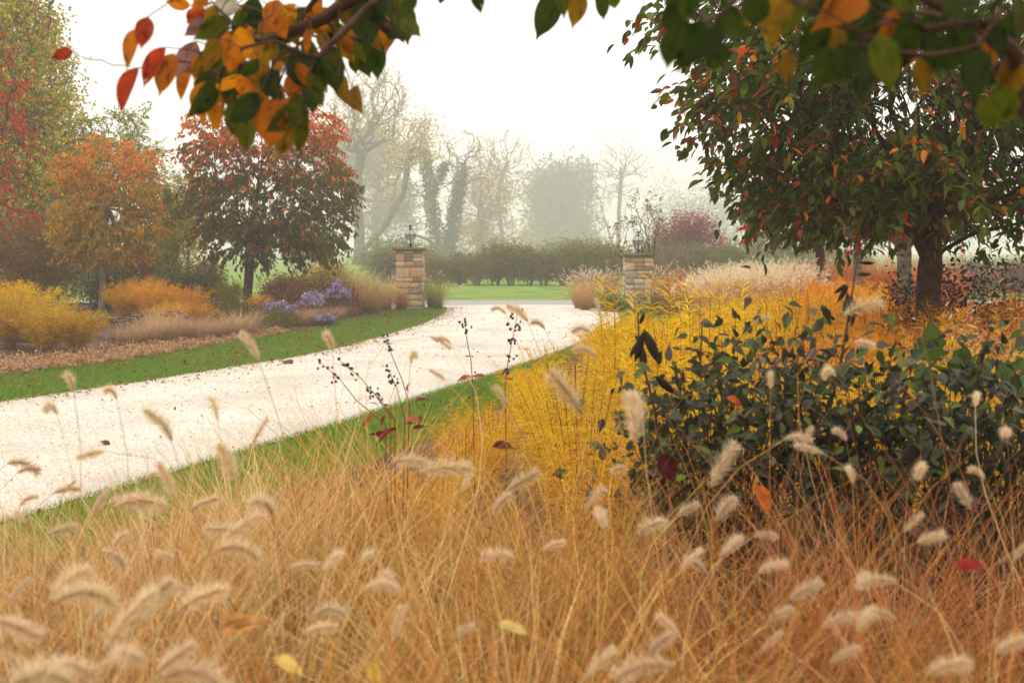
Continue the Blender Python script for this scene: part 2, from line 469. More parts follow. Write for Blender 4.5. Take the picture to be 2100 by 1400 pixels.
def grid_mesh(xs, ys, zf):
    X, Yy = np.meshgrid(xs, ys)
    V = np.stack([X, Yy, zf(X, Yy)], -1).reshape(-1, 3)
    nx, ny = len(xs), len(ys)
    i = (np.arange(ny - 1)[:, None] * nx + np.arange(nx - 1)[None])
    q = np.stack([i, i + 1, i + nx + 1, i + nx], -1).reshape(-1, 4)
    return MA().add(V, q)
xs = np.concatenate([np.linspace(-640, -30, 14)[:-1], np.arange(-30, 30, .4), np.linspace(30, 640, 14)])
ys = np.concatenate([np.linspace(-60, -4, 6)[:-1], np.arange(-4, 46, .4), np.linspace(46, 760, 24)])
ground = obj('ground', grid_mesh(xs, ys, H), 'lawn'); tag(ground, 'green lawn ground running back into the fog', 'lawn', kind='structure')
def loft(name, A, B, n, m, dz, mat, jit=0.0, bulge=0.0):
    a, b = resample(A, n), resample(B, n)
    if jit:
        a = a + RNG.normal(0, jit, a.shape); b = b + RNG.normal(0, jit, b.shape)
    t = np.linspace(0, 1, m)
    P = a[:, None] * (1 - t)[None, :, None] + b[:, None] * t[None, :, None]
    Z = H(P[..., 0], P[..., 1]) + dz + bulge * (1 - (2 * t - 1) ** 2)[None]
    V = np.concatenate([P, Z[..., None]], -1).reshape(-1, 3)
    i = (np.arange(n - 1)[:, None] * m + np.arange(m - 1)[None])
    q = np.stack([i, i + m, i + m + 1, i + 1], -1).reshape(-1, 4)
    return obj(name, MA().add(V, q), mat)
drive = loft('driveway', DR_R, DR_L, 420, 25, 0.010, 'gravel', jit=0.018, bulge=0.03)
tt_ = np.linspace(0, 1, 25); wear = 1 - .10 * (1 - np.exp(-((tt_ - .3) / .09) ** 2) - np.exp(-((tt_ - .7) / .09) ** 2))   # two compacted, paler wheel tracks
wear = wear * (1 - .13 * np.exp(-(np.minimum(tt_, 1 - tt_) / .05) ** 2))                                                 # dirt washed to the edges
wear = np.clip(np.tile(wear, 420) * (1 + RNG.normal(0, .012, 420 * 25)), 0, 1.02)
drive.data.color_attributes['Col'].data.foreach_set('color', np.stack([wear, wear * .995, wear * .985, np.ones_like(wear)], 1).astype(np.float32).ravel())
tag(drive, 'pale crushed stone driveway curving between the gate pillars', 'driveway', kind='structure')
far_r = np.stack([xe(BED_R, np.linspace(0, 33.5, 60)) * 0 + 16, np.linspace(0, 33.5, 60)], 1)
bedr = loft('planting_bed', BED_R, far_r, 120, 40, 0.022, 'mulch', jit=.01)
tag(bedr, 'dark mulched planting bed right of the driveway', 'bed', kind='structure')
far_l = np.stack([np.full(60, -24.0), np.linspace(5, 36.3, 60)], 1)
bedl = loft('planting_bed', far_l, BED_L, 120, 40, 0.022, 'mulch', jit=.01)
tag(bedl, 'dark mulched planting bed left of the driveway', 'bed', kind='structure')
yy = np.linspace(-70, 70, 60)
ra = np.stack([yy, 37.6 + .0006 * yy ** 2], 1); rb = np.stack([yy, 43.0 + .0006 * yy ** 2], 1)
road = loft('road', ra, rb, 80, 6, 0.006, 'asphalt')
tag(road, 'grey asphalt road crossing beyond the gate pillars', 'road', kind='structure')

# haze: one closed box of even density round everything
hz = MA(); box(hz, -660, 660, -80, 780, -1.0, 31.0)
hme = hz.mesh('haze')
m, N, L = newmat('fog_air')
out = N.new('ShaderNodeOutputMaterial'); pv = N.new('ShaderNodeVolumePrincipled')
pv.inputs['Color'].default_value = (0.990, 0.974, 0.955, 1)
pv.inputs['Density'].default_value = 0.0025
pv.inputs['Anisotropy'].default_value = 0.35
L.new(pv.outputs[0], out.inputs['Volume'])
hme.materials.append(m)
haze = obj('haze', hme); tag(haze, 'pale morning fog filling the air', 'fog', kind='stuff')

# ------------------------------------------------------------------ plant builders
def grow(trunk, attr, step=.3, rng=RNG, first=None, jit=.06, rise=.25, alpha=.45):
    """join every attractor to the nearest piece of the growing tree; returns nodes, parents"""
    trunk = np.asarray(trunk, float)
    cap = len(trunk) + int(sum(np.ceil(6 / step) for _ in attr)) + 4000
    P = np.zeros((cap, 3)); par = np.full(cap, -1)
    n = len(trunk); P[:n] = trunk; par[1:n] = np.arange(n - 1)
    first = n // 2 if first is None else first
    ok = np.zeros(cap, bool); ok[first:n] = True
    plen = np.zeros(cap); plen[1:n] = np.cumsum(np.linalg.norm(np.diff(trunk, axis=0), axis=1))
    top = trunk[first]
    order = np.argsort(np.linalg.norm(attr - top, axis=1) + rng.normal(0, .1, len(attr)))
    for a in attr[order]:
        dv = a - P[:n]; dist = np.linalg.norm(dv, axis=1)
        hor = np.linalg.norm(dv[:, :2], axis=1)
        sc = dist + alpha * plen[:n] + 1.2 * np.maximum(0, hor * rise - dv[:, 2]) + 1e6 * (~ok[:n])
        j = int(np.argmin(sc)); D = dist[j]
        m = max(2, int(math.ceil(D / step)))
        pd = P[j] - P[par[j]] if par[j] >= 0 else np.array([0, 0, 1.])
        pd = pd / max(np.linalg.norm(pd), 1e-6)
        ctrl = P[j] + (pd * .45 + (a - P[j]) / max(D, 1e-6) * .55) * D * .5 + np.array([0, 0, .06 * D])
        t = np.linspace(0, 1, m + 1)[1:, None]
        pts = (1 - t) ** 2 * P[j] + 2 * t * (1 - t) * ctrl + t * t * a
        pts[:-1] += rng.normal(0, jit * step, (m - 1, 3))
        if n + m >= cap: break
        P[n:n + m] = pts; par[n] = j; par[n + 1:n + m] = np.arange(n, n + m - 1); ok[n:n + m] = True
        plen[n:n + m] = plen[j] + D * np.arange(1, m + 1) / m
        n += m
    return P[:n], par[:n]
def radii(P, par, r0, rt):
    n = len(P); cnt = np.zeros(n); ch = np.zeros(n, int)
    for i in range(n - 1, 0, -1):
        if ch[i] == 0: cnt[i] = 1
        cnt[par[i]] += cnt[i]; ch[par[i]] += 1
    cnt[cnt == 0] = 1
    e = math.log(r0 / rt) / max(math.log(cnt[0]), 1e-6)
    return rt * cnt ** e, cnt
def wood(parent, P, par, rad, cnt, mat, k=6, limb_name='limb', split=True, n_trunk=None, origin=(0, 0, 0), kk=10, minr=0.0):
    """trunk and limbs as tubes; every limb that leaves the trunk is one part"""
    n = len(P); kids = [[] for _ in range(n)]
    for i in range(1, n): kids[par[i]].append(i)
    O = np.asarray(origin, float)
    chain = [0]
    while kids[chain[-1]]:
        c = kids[chain[-1]]
        nxt = max(c, key=lambda i: cnt[i])
        if n_trunk is not None and chain[-1] + 1 in c and chain[-1] + 1 < n_trunk: nxt = chain[-1] + 1
        chain.append(nxt)
    tr = MA()
    pts = P[chain] - O; r = rad[chain].copy()
    r[0] *= 1.25
    tube(tr, pts, r, kk)
    limbs = {}
    inchain = set(chain)
    stack = [(c, i, None) for i in chain for c in kids[i] if c not in inchain]
    while stack:
        c, p, key = stack.pop()
        if key is None: key = c
        path = [p, c]
        while kids[path[-1]]:
            ks = sorted(kids[path[-1]], key=lambda i: -cnt[i])
            for e in ks[1:]: stack.append((e, path[-1], key))
            path.append(ks[0])
        if rad[c] < minr: continue
        rr = rad[path].copy(); rr[0] = rr[1]; rr[-1] *= .5
        ma = limbs.setdefault(key if split else 0, MA())
        tube(ma, P[path] - O, rr, k if rr[0] > .02 else 4, cap=False)
    obj('trunk', tr.mesh('trunk', True), mat, parent)
    small = MA()
    for key, ma in limbs.items():
        obj(limb_name, ma.mesh(limb_name, True), mat, parent)
def ellip(n, c, r, rng=RNG, shell=.5):
    d = nrmz(rng.normal(0, 1, (n, 3)))
    d = d * (1 + np.maximum(0, rng.normal(-.1, .22, (n, 1))))    # sprays that stick out of the outline
    return np.asarray(c) + d * np.asarray(r) * (rng.random((n, 1)) ** (1 / 3) * (1 - shell) + shell * (1 - .25 * rng.random((n, 1)) ** 2))
def pix_lobes(lobes, Y, depth=None):
    """lobes (px, py, rx, ry[, dY]) -> centres and radii in metres"""
    out = []
    for l in lobes:
        px, py, rx, ry = l[:4]; dY = l[4] if len(l) > 4 else 0
        s = mpp(Y + dY)
        out.append((at(px, py, Y + dY), np.array([rx * s, (depth or rx * s), ry * s])))
    return out
def sample_lobes(lobes, n, rng=RNG, shell=.5):
    vol = np.array([np.prod(r) ** .75 for _, r in lobes]); k = rng.multinomial(n, vol / vol.sum())
    return np.concatenate([ellip(m, c, r, rng, shell) for m, (c, r) in zip(k, lobes) if m])
def leaf_cloud(centres, per, spread, L, W, palette, down=.4, kind='tiny', rng=RNG, colf=None, flat=.7, var=.14):
    n = len(centres) * per
    outw = centres - centres.mean(0); outw = nrmz(outw + np.array([0, 0, .3]) * np.linalg.norm(outw, axis=1, keepdims=True))
    pos = np.repeat(centres, per, 0) + np.repeat(outw, per, 0) * rng.normal(0, spread * 1.1, (n, 1)) + .8 * rng.normal(0, 1, (n, 3)) * np.array([spread, spread, spread * flat])
    d = rand_dir(n, down, rng); nn = rand_dir(n, -.6, rng)
    ll = L * rng.uniform(.7, 1.25, n); ww = W * rng.uniform(.75, 1.2, n)
    col = colf(pos) if colf else pick(palette, n, rng, var)
    return pos, d, nn, ll, ww, col
def sprays(A, per, ln, L, W, rng, colf=None, palette=None, droop=.55, var=.14, centre=None):
    n = len(A) * per
    c = A.mean(0) if centre is None else np.asarray(centre)
    ow = A - c; ow[:, 2] *= .4; ax = nrmz(nrmz(ow) + rng.normal(0, .45, A.shape) + np.array([0, 0, -.12]))
    ax = np.repeat(ax, per, 0); t = np.tile(np.linspace(0, 1, per), len(A)) + rng.normal(0, .05, n)
    up = nrmz(np.array([0, 0, 1.]) + rng.normal(0, .25, (n, 3))); side = nrmz(np.cross(ax, up)) * np.where(np.arange(n) % 2, 1., -1.)[:, None]
    pos = np.repeat(A, per, 0) + ax * ((t - .35) * ln * rng.uniform(.7, 1.3, n))[:, None] + np.array([0, 0, -1]) * (t * t * ln * .3)[:, None] + rng.normal(0, .02, (n, 3))
    d = nrmz(ax * .55 + side * .55 + rng.normal(0, .28, (n, 3)) + np.array([0, 0, -droop])); nn = nrmz(up + side * .5 + rng.normal(0, .3, (n, 3)))
    ll = L * rng.uniform(.6, 1.25, n); ww = W * rng.uniform(.75, 1.2, n)
    return pos, d, nn, ll, ww, (colf(pos) if colf else pick(palette, n, rng, var))
def crown(parent, data, origin, kind='tiny', mat='leaf', name='crown', pkind=None):
    ma = MA(); pos, d, nn, ll, ww, col = data
    add_leaves(ma, pos - np.asarray(origin), d, nn, ll, ww, col, kind)
    return obj(name, ma, mat, parent, kind=pkind)
LEAFMESH = {}
def leaf_mesh(kind, mat):
    key = (kind, mat)
    if key not in LEAFMESH:
        tv, tq, tt = TPL[kind]
        me = MA().add(tv, tq if len(tq) else None, tt if len(tt) else None).mesh('leaf', True); me.materials.append(M[mat]); LEAFMESH[key] = me
    return LEAFMESH[key]
def leaf_parts(parent, data, origin, kind, mat, name='leaf'):
    pos, d, nn, ll, ww, col = data
    x, y, z = frames(d, nn); O = np.asarray(origin, float); me = leaf_mesh(kind, mat)
    z = z * np.random.default_rng(len(pos)).uniform(.2, 2.4, (len(pos), 1))
    for i in range(len(pos)):
        o = bpy.data.objects.new(name, me); COL.objects.link(o); o.parent = parent
        p = pos[i] - O
        mt = Matrix(((x[i, 0] * ll[i], y[i, 0] * ww[i], z[i, 0] * ll[i], p[0]), (x[i, 1] * ll[i], y[i, 1] * ww[i], z[i, 1] * ll[i], p[1]), (x[i, 2] * ll[i], y[i, 2] * ww[i], z[i, 2] * ll[i], p[2]), (0, 0, 0, 1)))
        o.matrix_basis = mt
        o.color = (*col[i], 1)
def tree(name, label, px, Y, trunk_px, lobes, natt, r0, rt, per, spread, L, W, palette, bark='bark_grey', step=.6, down=.4, kind='tiny', group=None, depth=None, shell=.5, colf=None, split=True, first=None, leafmat='leaf', jit=.08, rise=.25, seed=None, k=6, base=None, leafed=None, minr=0.0, var=.14, flat=.7):
    """trunk_px: (px, py[, dY]) polyline from the ground up; lobes: crown outline in pixels"""
    rng = np.random.default_rng(seed if seed is not None else abs(hash(label)) % 1000 if False else len(label) * 7 + int(abs(px)))
    if Y > 80:                                           # far trees stand well back in the fog and are full-grown
        kf = 1.85; Y, r0, rt, spread, L, W, step = [v * kf for v in (Y, r0, rt, spread, L, W, step)]; depth = depth * kf if depth else None
    b = base_at(px, Y) if base is None else base
    pts = [b - np.array([0, 0, .1])] + [at(t[0], t[1], Y + (t[2] if len(t) > 2 else 0)) for t in trunk_px]
    pts = np.array(pts)
    s = np.concatenate([[0], np.cumsum(np.linalg.norm(np.diff(pts, axis=0), axis=1))])
    nn = max(4, int(s[-1] / step)); tt = np.linspace(0, s[-1], nn)
    tk = np.stack([np.interp(tt, s, pts[:, i]) for i in range(3)], 1)
    tk[1:-1] += rng.normal(0, .04 * step, (nn - 2, 3))
    lb = pix_lobes(lobes, Y, depth)
    A = sample_lobes(lb, natt, rng, shell)
    A = A[A[:, 2] > b[2] + .3]
    P, par = grow(tk, A, step, rng, first=min(first if first is not None else int(nn * .55), nn - 2), jit=jit, rise=rise)
    rad, cnt = radii(P, par, r0, rt)
    t = thing(name, label, 'tree', b, group)
    wood(t, P, par, rad, cnt, bark, k=k, split=split, n_trunk=nn, origin=b, minr=minr)
    if per:
        AA = A if leafed is None else A[rng.random(len(A)) < leafed]
        if kind == 'mid': data = sprays(AA, per, spread * 2.6, L, W, rng, colf, palette, down, var)
        else: data = leaf_cloud(AA, per, spread, L, W, palette, down, kind, rng, colf, flat, var)
        crown(t, data, b, kind, leafmat)
    return t, A, P, b

# ------------------------------------------------------------------ far trees in the fog
GREY = pal(('8b7d66', 1), ('a08c66', 1))
# pale misty wood behind everything: one mass that nobody could count
fw = MA()
far_l = [(-100, 330, 230, 120), (180, 330, 160, 70), (330, 330, 90, 95), (480, 350, 140, 60), (640, 320, 80, 80), (1130, 340, 70, 60), (1185, 330, 75, 60), (1320, 400, 90, 50), (1440, 420, 80, 60), (1560, 430, 90, 60), (1700, 420, 120, 60), (1900, 400, 140, 80), (2150, 390, 200, 90), (900, 380, 120, 60), (1040, 400, 110, 70)]
rg = np.random.default_rng(5)
fl = pix_lobes([(a, b_, c, d, rg.uniform(-30, 60)) for a, b_, c, d in far_l], 450, 20)
fl += [(np.array([c[0] + rg.uniform(-3, 3), c[1], 6.0]), np.array([r[0], r[1], 7.0])) for c, r in fl]
A = sample_lobes(fl, 3400, rg, .6); A[:, 2] = np.maximum(A[:, 2], .4); A = A[A[:, 2] < 30]
dat = leaf_cloud(A, 22, 1.3, .6, .36, pal(('7a6c50', 2), ('866f52', 2), ('6a644c', 2), ('90744e', 1)), .2, 'tiny', rg)
add_leaves(fw, *dat[:6], 'tiny')
for i in range(60):
    x = rg.uniform(-150, 150); y = rg.uniform(420, 500)
    tube(fw, [(x, y, -.2), (x + rg.normal(0, .4), y, 6), (x + rg.normal(0, 1), y, 12)], [.35, .25, .12], 5, hx('5a5044'))
tag(obj('distant_wood', fw, 'dense'), 'pale distant wood fading into the fog', 'wood', kind='stuff')

PALEGOLD = pal(('c9a968', 3), ('d8bb7e', 2), ('b39561', 1))
tree('willow_tree', 'tall pale golden tree with two bare trunks left of the lit sky gap', 735, 85,
     [(736, 480), (733, 400), (737, 330), (748, 285)],
     [(770, 190, 70, 60), (730, 230, 60, 70), (800, 210, 40, 60), (700, 260, 45, 50), (765, 260, 60, 40)], 520, .34, .020, 8, .35, .22, .10, PALEGOLD, 'bark_grey', 1.0, .5, first=7, depth=4, leafed=.55, seed=21)
tree('leaning_tree', 'leaning bare tree with sparse golden leaves beside the pale willow', 752, 82,
     [(748, 510), (790, 460), (825, 400), (838, 340), (850, 300)],
     [(835, 280, 45, 45), (870, 270, 35, 40), (820, 320, 40, 40), (880, 300, 25, 35), (790, 380, 25, 40)], 260, .20, .018, 8, .3, .22, .12, PALEGOLD, 'bark_grey', .9, .5, first=8, depth=2.5, leafed=.7, seed=22)
tree('pine_tree', 'broad hazy pine behind the leaning tree', 770, 135, [(772, 440), (775, 360), (775, 300)],
     [(720, 300, 60, 25), (790, 330, 55, 30), (735, 360, 60, 25), (800, 400, 55, 30), (770, 280, 40, 25), (790, 450, 50, 30), (690, 330, 40, 40)], 260, .45, .05, 46, .7, .45, .16, pal(('6a6a46', 3), ('86784c', 2), ('988650', 1)), 'bark_grey', 1.5, -.2, seed=23, depth=4, leafmat='dense')
def ivy(t, P0, Y, pts, wid, n, b, pl, L=.36, seed=1):
    Y *= 1.85
    rg = np.random.default_rng(seed)
    pts = np.array([at(x, y, Y) for x, y in pts]); s = np.linspace(0, 1, len(pts)); u = rg.random(n)
    c = np.stack([np.interp(u, s, pts[:, i]) for i in range(3)], 1)
    w = np.interp(u, s, wid) * mpp(Y)
    pos = c + nrmz(rg.normal(0, 1, (n, 3))) * w[:, None] * rg.uniform(.6, 1.25, (n, 1))
    crown(t, (pos, rand_dir(n, .8, rg), rand_dir(n, -.3, rg), L * rg.uniform(.7, 1.3, n), L * .8 * rg.uniform(.7, 1.2, n), pick(pl, n, rg)), b, 'tiny', 'dense', 'ivy')
IVY = pal(('45532f', 3), ('57643a', 2), ('6b6a3c', 1))
t, A, P, b = tree('ivy_tree', 'bare twin tree with ivy-wrapped trunk behind the left pillar', 902, 92,
     [(902, 520), (890, 450), (884, 390), (872, 330), (868, 305)],
     [(880, 300, 40, 40), (850, 360, 35, 50), (905, 350, 35, 40), (860, 440, 45, 40)], 170, .22, .018, 3, .3, .2, .12, PALEGOLD, 'bark_grey', 1.0, first=4, depth=2.5, seed=24, leafed=.5)
ivy(t, P, 92, [(902, 530), (890, 450), (884, 390), (872, 330), (868, 308)], [20, 15, 13, 14, 8], 2600, b, IVY, seed=3)
ivy(t, P, 92, [(886, 395), (905, 350), (915, 335)], [10, 11, 6], 700, b, IVY, seed=4)
t, A, P, b = tree('ivy_tree', 'ivy-covered tree leaning right, just right of the twin ivy trunk', 918, 93,
     [(922, 500), (935, 420), (948, 360), (952, 335)],
     [(945, 300, 45, 40), (985, 330, 30, 40), (930, 360, 35, 30)], 150, .2, .018, 3, .3, .2, .12, PALEGOLD, 'bark_grey', 1.0, first=4, depth=2.5, seed=25, leafed=.5)
ivy(t, P, 93, [(918, 530), (925, 480), (937, 410), (950, 345)], [16, 15, 15, 12], 2600, b, IVY, seed=5)
# arching bare bough over the left pillar belongs to the ivy tree
rgb = [at(x_, y_, 171) for x_, y_ in ((895, 505), (875, 490), (850, 482), (820, 490), (790, 510))]
ma = MA(); tube(ma, np.array(rgb) - b, [.24, .2, .17, .13, .07], 6); obj('limb', ma, 'bark_grey', t)
RUST = pal(('9a7748', 3), ('b0864a', 2), ('8a7a4e', 2), ('c08f4e', 1))
tree('russet_tree', 'dense russet brown tree right of the ivy trunks', 985, 118, [(987, 470), (985, 400), (985, 340)],
     [(985, 360, 35, 55), (1010, 400, 45, 60), (970, 440, 40, 60), (1020, 470, 40, 50), (1000, 510, 60, 40), (960, 500, 40, 45)], 330, .4, .02, 22, .5, .26, .15, RUST, 'bark_grey', 1.1, depth=4, seed=26)
tree('bare_tree', 'bare spreading tree rising above the russet tree', 1030, 140, [(1030, 480), (1022, 410), (1030, 360), (1040, 330)],
     [(1045, 300, 50, 40), (1010, 320, 35, 45), (1075, 330, 35, 40), (1060, 380, 40, 40), (990, 300, 25, 30)], 420, .24, .016, 2, .4, .2, .12, PALEGOLD, 'bark_grey', 1.1, first=8, depth=4, seed=27, leafed=.5)
tree('copper_tree', 'small copper-leaved tree in front of the hazy evergreen', 1072, 125, [(1072, 520), (1070, 490)],
     [(1070, 500, 35, 35), (1050, 530, 35, 30), (1090, 530, 30, 30)], 130, .2, .03, 14, .45, .24, .14, pal(('b79350', 2), ('a98a4c', 2), ('96824c', 1)), 'bark_grey', .9, depth=2.5, seed=28)
EV = pal(('5e5a44', 3), ('6a664a', 2), ('7a704e', 1))
tree('evergreen_tree', 'tall rounded evergreen dim in the fog, left of the pair', 1130, 175, [(1130, 450), (1132, 380)],
     [(1140, 360, 38, 30), (1120, 400, 42, 50), (1150, 410, 40, 50), (1130, 470, 50, 60), (1110, 520, 40, 40), (1140, 560, 60, 40)], 420, .5, .06, 26, .8, .5, .3, EV, 'bark_grey', 1.8, -.1, depth=6, leafmat='dense', seed=29)
tree('evergreen_tree', 'tall rounded evergreen dim in the fog, right of the pair', 1185, 180, [(1185, 450), (1185, 390)],
     [(1185, 370, 30, 30), (1190, 420, 30, 50), (1175, 480, 45, 60), (1200, 510, 35, 40), (1180, 560, 50, 40)], 320, .5, .06, 26, .8, .5, .3, EV, 'bark_grey', 1.8, -.1, depth=6, leafmat='dense', seed=30)
tree('bare_tree', 'tall bare tree in the fog behind the right pillar', 1268, 150, [(1268, 500), (1270, 430), (1275, 370), (1272, 340)],
     [(1270, 320, 45, 35), (1310, 330, 35, 35), (1295, 370, 40, 45), (1240, 330, 25, 40), (1255, 380, 25, 40)], 420, .24, .016, 1, .4, .2, .12, PALEGOLD, 'bark_grey', 1.1, first=8, depth=4, seed=31, leafed=.4)
tree('leaning_bare_tree', 'thin bare tree leaning left beside the tall bare one', 1262, 146, [(1255, 500), (1235, 430), (1222, 385)],
     [(1225, 380, 20, 30), (1210, 430, 30, 30), (1200, 480, 30, 25)], 130, .12, .016, 1, .4, .2, .12, PALEGOLD, 'bark_grey', 1.1, depth=3, seed=32, leafed=.4)
tree('pale_tree', 'very faint round tree in thick fog at right of centre', 1440, 215, [(1440, 470), (1440, 440)],
     [(1440, 430, 60, 40), (1400, 460, 45, 40), (1490, 460, 45, 40)], 220, .4, .06, 14, 1.0, .6, .35, pal(('7a7560', 1), ('86805f', 1)), 'bark_grey', 1.8, depth=5, seed=33)
tree('maple_tree', 'low purple-red maple with a domed crown behind the right pillar', 1412, 66, [(1412, 520), (1410, 500)],
     [(1410, 460, 35, 26), (1375, 475, 32, 26), (1440, 475, 32, 26), (1460, 495, 28, 20), (1365, 500, 26, 20), (1410, 490, 45, 26)], 260, .16, .012, 24, .22, .13, .08, pal(('8a3a42', 3), ('a44c50', 3), ('6a2e36', 2), ('b86864', 1)), 'bark_grey', .35, .3, depth=1.3, seed=34)
# low brown wall glimpsed under the hedge
wl = thing('garden_wall', 'low brown wall showing under the far hedge behind the left pillar', 'wall', (-4.2, 66, 0))
ma = MA(); box(ma, -2.0, 1.9, -.2, .2, -.1, .55); obj('wall_face', ma, 'wall', wl)
ma = MA(); box(ma, -2.05, 1.95, -.25, .25, .55, .63); obj('coping', ma, 'cap', wl)

# hedge row: vase-shaped shrubs standing on bare legs
def shrub(name, label, cat, b, rx, rz, z0, natt, per, spread, L, W, palette, seed, stems=5, kind='tiny', mat='dense', bark='bark_grey', group=None, ry=None, rstem=.02, down=.1, flat=.8, step=.25, crownname='crown', wood_on=True):
    rg = np.random.default_rng(seed)
    b = np.asarray(b, float)
    A = ellip(natt, b + np.array([0, 0, z0 + rz]), (rx, ry or rx, rz), rg, .55)
    A = A[A[:, 2] > b[2] + .03]
    t = thing(name, label, cat, b, group)
    if wood_on:
        ma = MA()
        for i in range(stems):
            a = rg.uniform(0, 6.28); e = np.array([math.cos(a) * rx * .6, math.sin(a) * rx * .6, z0 + rz * .9])
            s0 = np.array([math.cos(a), math.sin(a), 0]) * rx * .15
            u = np.linspace(0, 1, 5)[:, None]
            tube(ma, s0 * (1 - u) + e * u ** 1.0 + np.array([0, 0, -.05]) * (1 - u), np.linspace(rstem, rstem * .35, 5), 5)
        for a in A[:: max(1, len(A) // 40)] - b:
            o = np.array([a[0] * .25, a[1] * .25, a[2] * .35]); u = np.linspace(0, 1, 4)[:, None]
            tube(ma, o * (1 - u) + a * u, np.linspace(rstem * .5, rstem * .15, 4), 4, cap=False)
        obj('stem', ma.mesh('stem', True), bark, t)
    crown(t, leaf_cloud(A, per, spread, L, W, palette, down, kind, rg, None, flat), b, kind, mat, crownname)
    return t
HEDGE = [pal(('6e6e34', 3), ('807a3c', 2), ('5a5c2c', 2)), pal(('7c7038', 3), ('8c783c', 2), ('646030', 2))]
hp = []
for i in range(2):
    hp.append(shrub('hedge_shrub', 'olive brown vase-shaped shrub in the clipped row beyond the far lawn', 'shrub', (0, 0, 0), .74, .66, .34, 160, 26, .13, .10, .06, HEDGE[i], 40 + i, 7, group='hedge row beyond the lawn', rstem=.035))
ORD = ['first', 'second', 'third', 'fourth', 'fifth', 'sixth', 'seventh', 'eighth', 'ninth', 'tenth', 'eleventh', 'twelfth', 'thirteenth', 'fourteenth', 'fifteenth', 'sixteenth', 'seventeenth', 'eighteenth', 'nineteenth', 'twentieth']
rg = np.random.default_rng(9)
k = 0
for x in list(range(795, 1290, 36)) + list(range(1340, 1530, 38)):
    Yh = 62 + rg.uniform(-.8, .8) + (4 if x < 900 else 0)
    p = base_at(x + rg.uniform(-5, 5), Yh)
    s = rg.uniform(.9, 1.15) * (1.02 if x > 1000 else .92)
    if k < 2:
        hp[k].location = p; hp[k].scale = (s, s, s); hs = hp[k]
    else: hs = copy_thing(hp[k % 2], p, rg.uniform(0, 6.28), s)
    hs['label'] = 'vase-shaped shrub, %s from the left in the hedge row beyond the lawn' % ORD[k]
    k += 1
# second, looser hedge behind it
gp = shrub('bank_shrub', 'third rounded green shrub from the left in the hazy bank behind the hedge', 'shrub', base_at(1160, 76), 1.5, 1.0, .1, 150, 26, .25, .16, .1, pal(('7c8550', 3), ('6e7a48', 2), ('8f8d58', 1)), 45, 5, group='green bank behind the hedge')
for k, x in enumerate((800, 850, 1215, 1345, 1400, 1465, 1520, 1590, 1660, 1740)):
    copy_thing(gp, base_at(x, 74 + rg.uniform(-3, 3)), rg.uniform(0, 6), rg.uniform(.75, 1.1), label='%s rounded green shrub from the left in the hazy bank behind the hedge' % ORD[k if k < 2 else k + 1])

# ------------------------------------------------------------------ stone gate pillars and lanterns
def stone_mesh(seed):
    rg = np.random.default_rng(seed); ma = MA()
    b = .09
    # chamfered block, front at -Y
    out = [(-.5, -.5), (.5, -.5), (.5, .5), (-.5, .5)]
    ring = lambda s, y: [(x * s + rg.normal(0, .012), y, z * s + rg.normal(0, .014)) for x, z in out]
    V = ring(1, .5) + ring(1, -.32) + [(x * .86 + rg.normal(0, .015), -.5 + rg.normal(0, .05), z * .84 + rg.normal(0, .015)) for x, z in out]
    q = []
    for r in (0, 4):
        for i in range(4): q.append((r + i, r + (i + 1) % 4, r + 4 + (i + 1) % 4, r + 4 + i))
    q.append((8, 9, 10, 11))
    ma.add(V, q)
    me = ma.mesh('stone'); me.materials.append(M['stone']); return me
STONES = [stone_mesh(s) for s in range(8)]
SCOL = [hx(c) for c in ('f4e4c8', 'ead8b8', 'dcd8d0', 'b8bab4', 'f4e0c4', 'ecccae', 'efe8dc', 'dcb89c', 'f8f0e0', 'd8c8a8', 'a8a496')]
def pillar(label, px, Y, h, w, seed):
    rg = np.random.default_rng(seed)
    b = base_at(px, Y); b[2] = H1(b[0], b[1])
    top = h - b[2]
    t = thing('gate_pillar', label, 'pillar', b, 'stone gate pillars')
    ma = MA(); box(ma, -w / 2 + .03, w / 2 - .03, -w / 2 + .03, w / 2 - .03, -.2, top - .07); obj('core', ma, 'mortar', t)
    ma = MA(); c = w / 2 + .085
    box(ma, -c, c, -c, c, top - .075, top); obj('cap', ma, 'cap', t)
    for face in range(4):
        z = -.04
        while z < top - .09:
            rh = min(rg.choice([.12, .17, .22, .3]), top - .08 - z)
            if rh < .06: break
            x = -w / 2 + (.0 if face % 2 == 0 else .06)
            end = -x
            while x < end - .02:
                rw = min(rg.uniform(.12, .42), end - x)
                if end - x - rw < .1: rw = end - x
                parts = [(z, rh)] if rh < .2 or rg.random() < .35 else [(z, rh * .45), (z + rh * .45, rh * .55)]
                for z0, hh in parts:
                    o = bpy.data.objects.new('stone', STONES[rg.integers(8)]); COL.objects.link(o); o.parent = t
                    a = face * math.pi / 2
                    dep = .075 + rg.uniform(0, .018)
                    off = w / 2 - .03 + dep / 2 - .04
                    lx, ly = x + rw / 2, -off
                    o.location = (lx * math.cos(a) - ly * math.sin(a), lx * math.sin(a) + ly * math.cos(a), z0 + hh / 2)
                    o.rotation_euler = (0, 0, a); o.scale = (rw - .014, dep, hh - .014)
                    o.color = (*(SCOL[rg.integers(len(SCOL))] * rg.uniform(.85, 1.1)), 1)
                x += rw
            z += rh
    return t, b, top
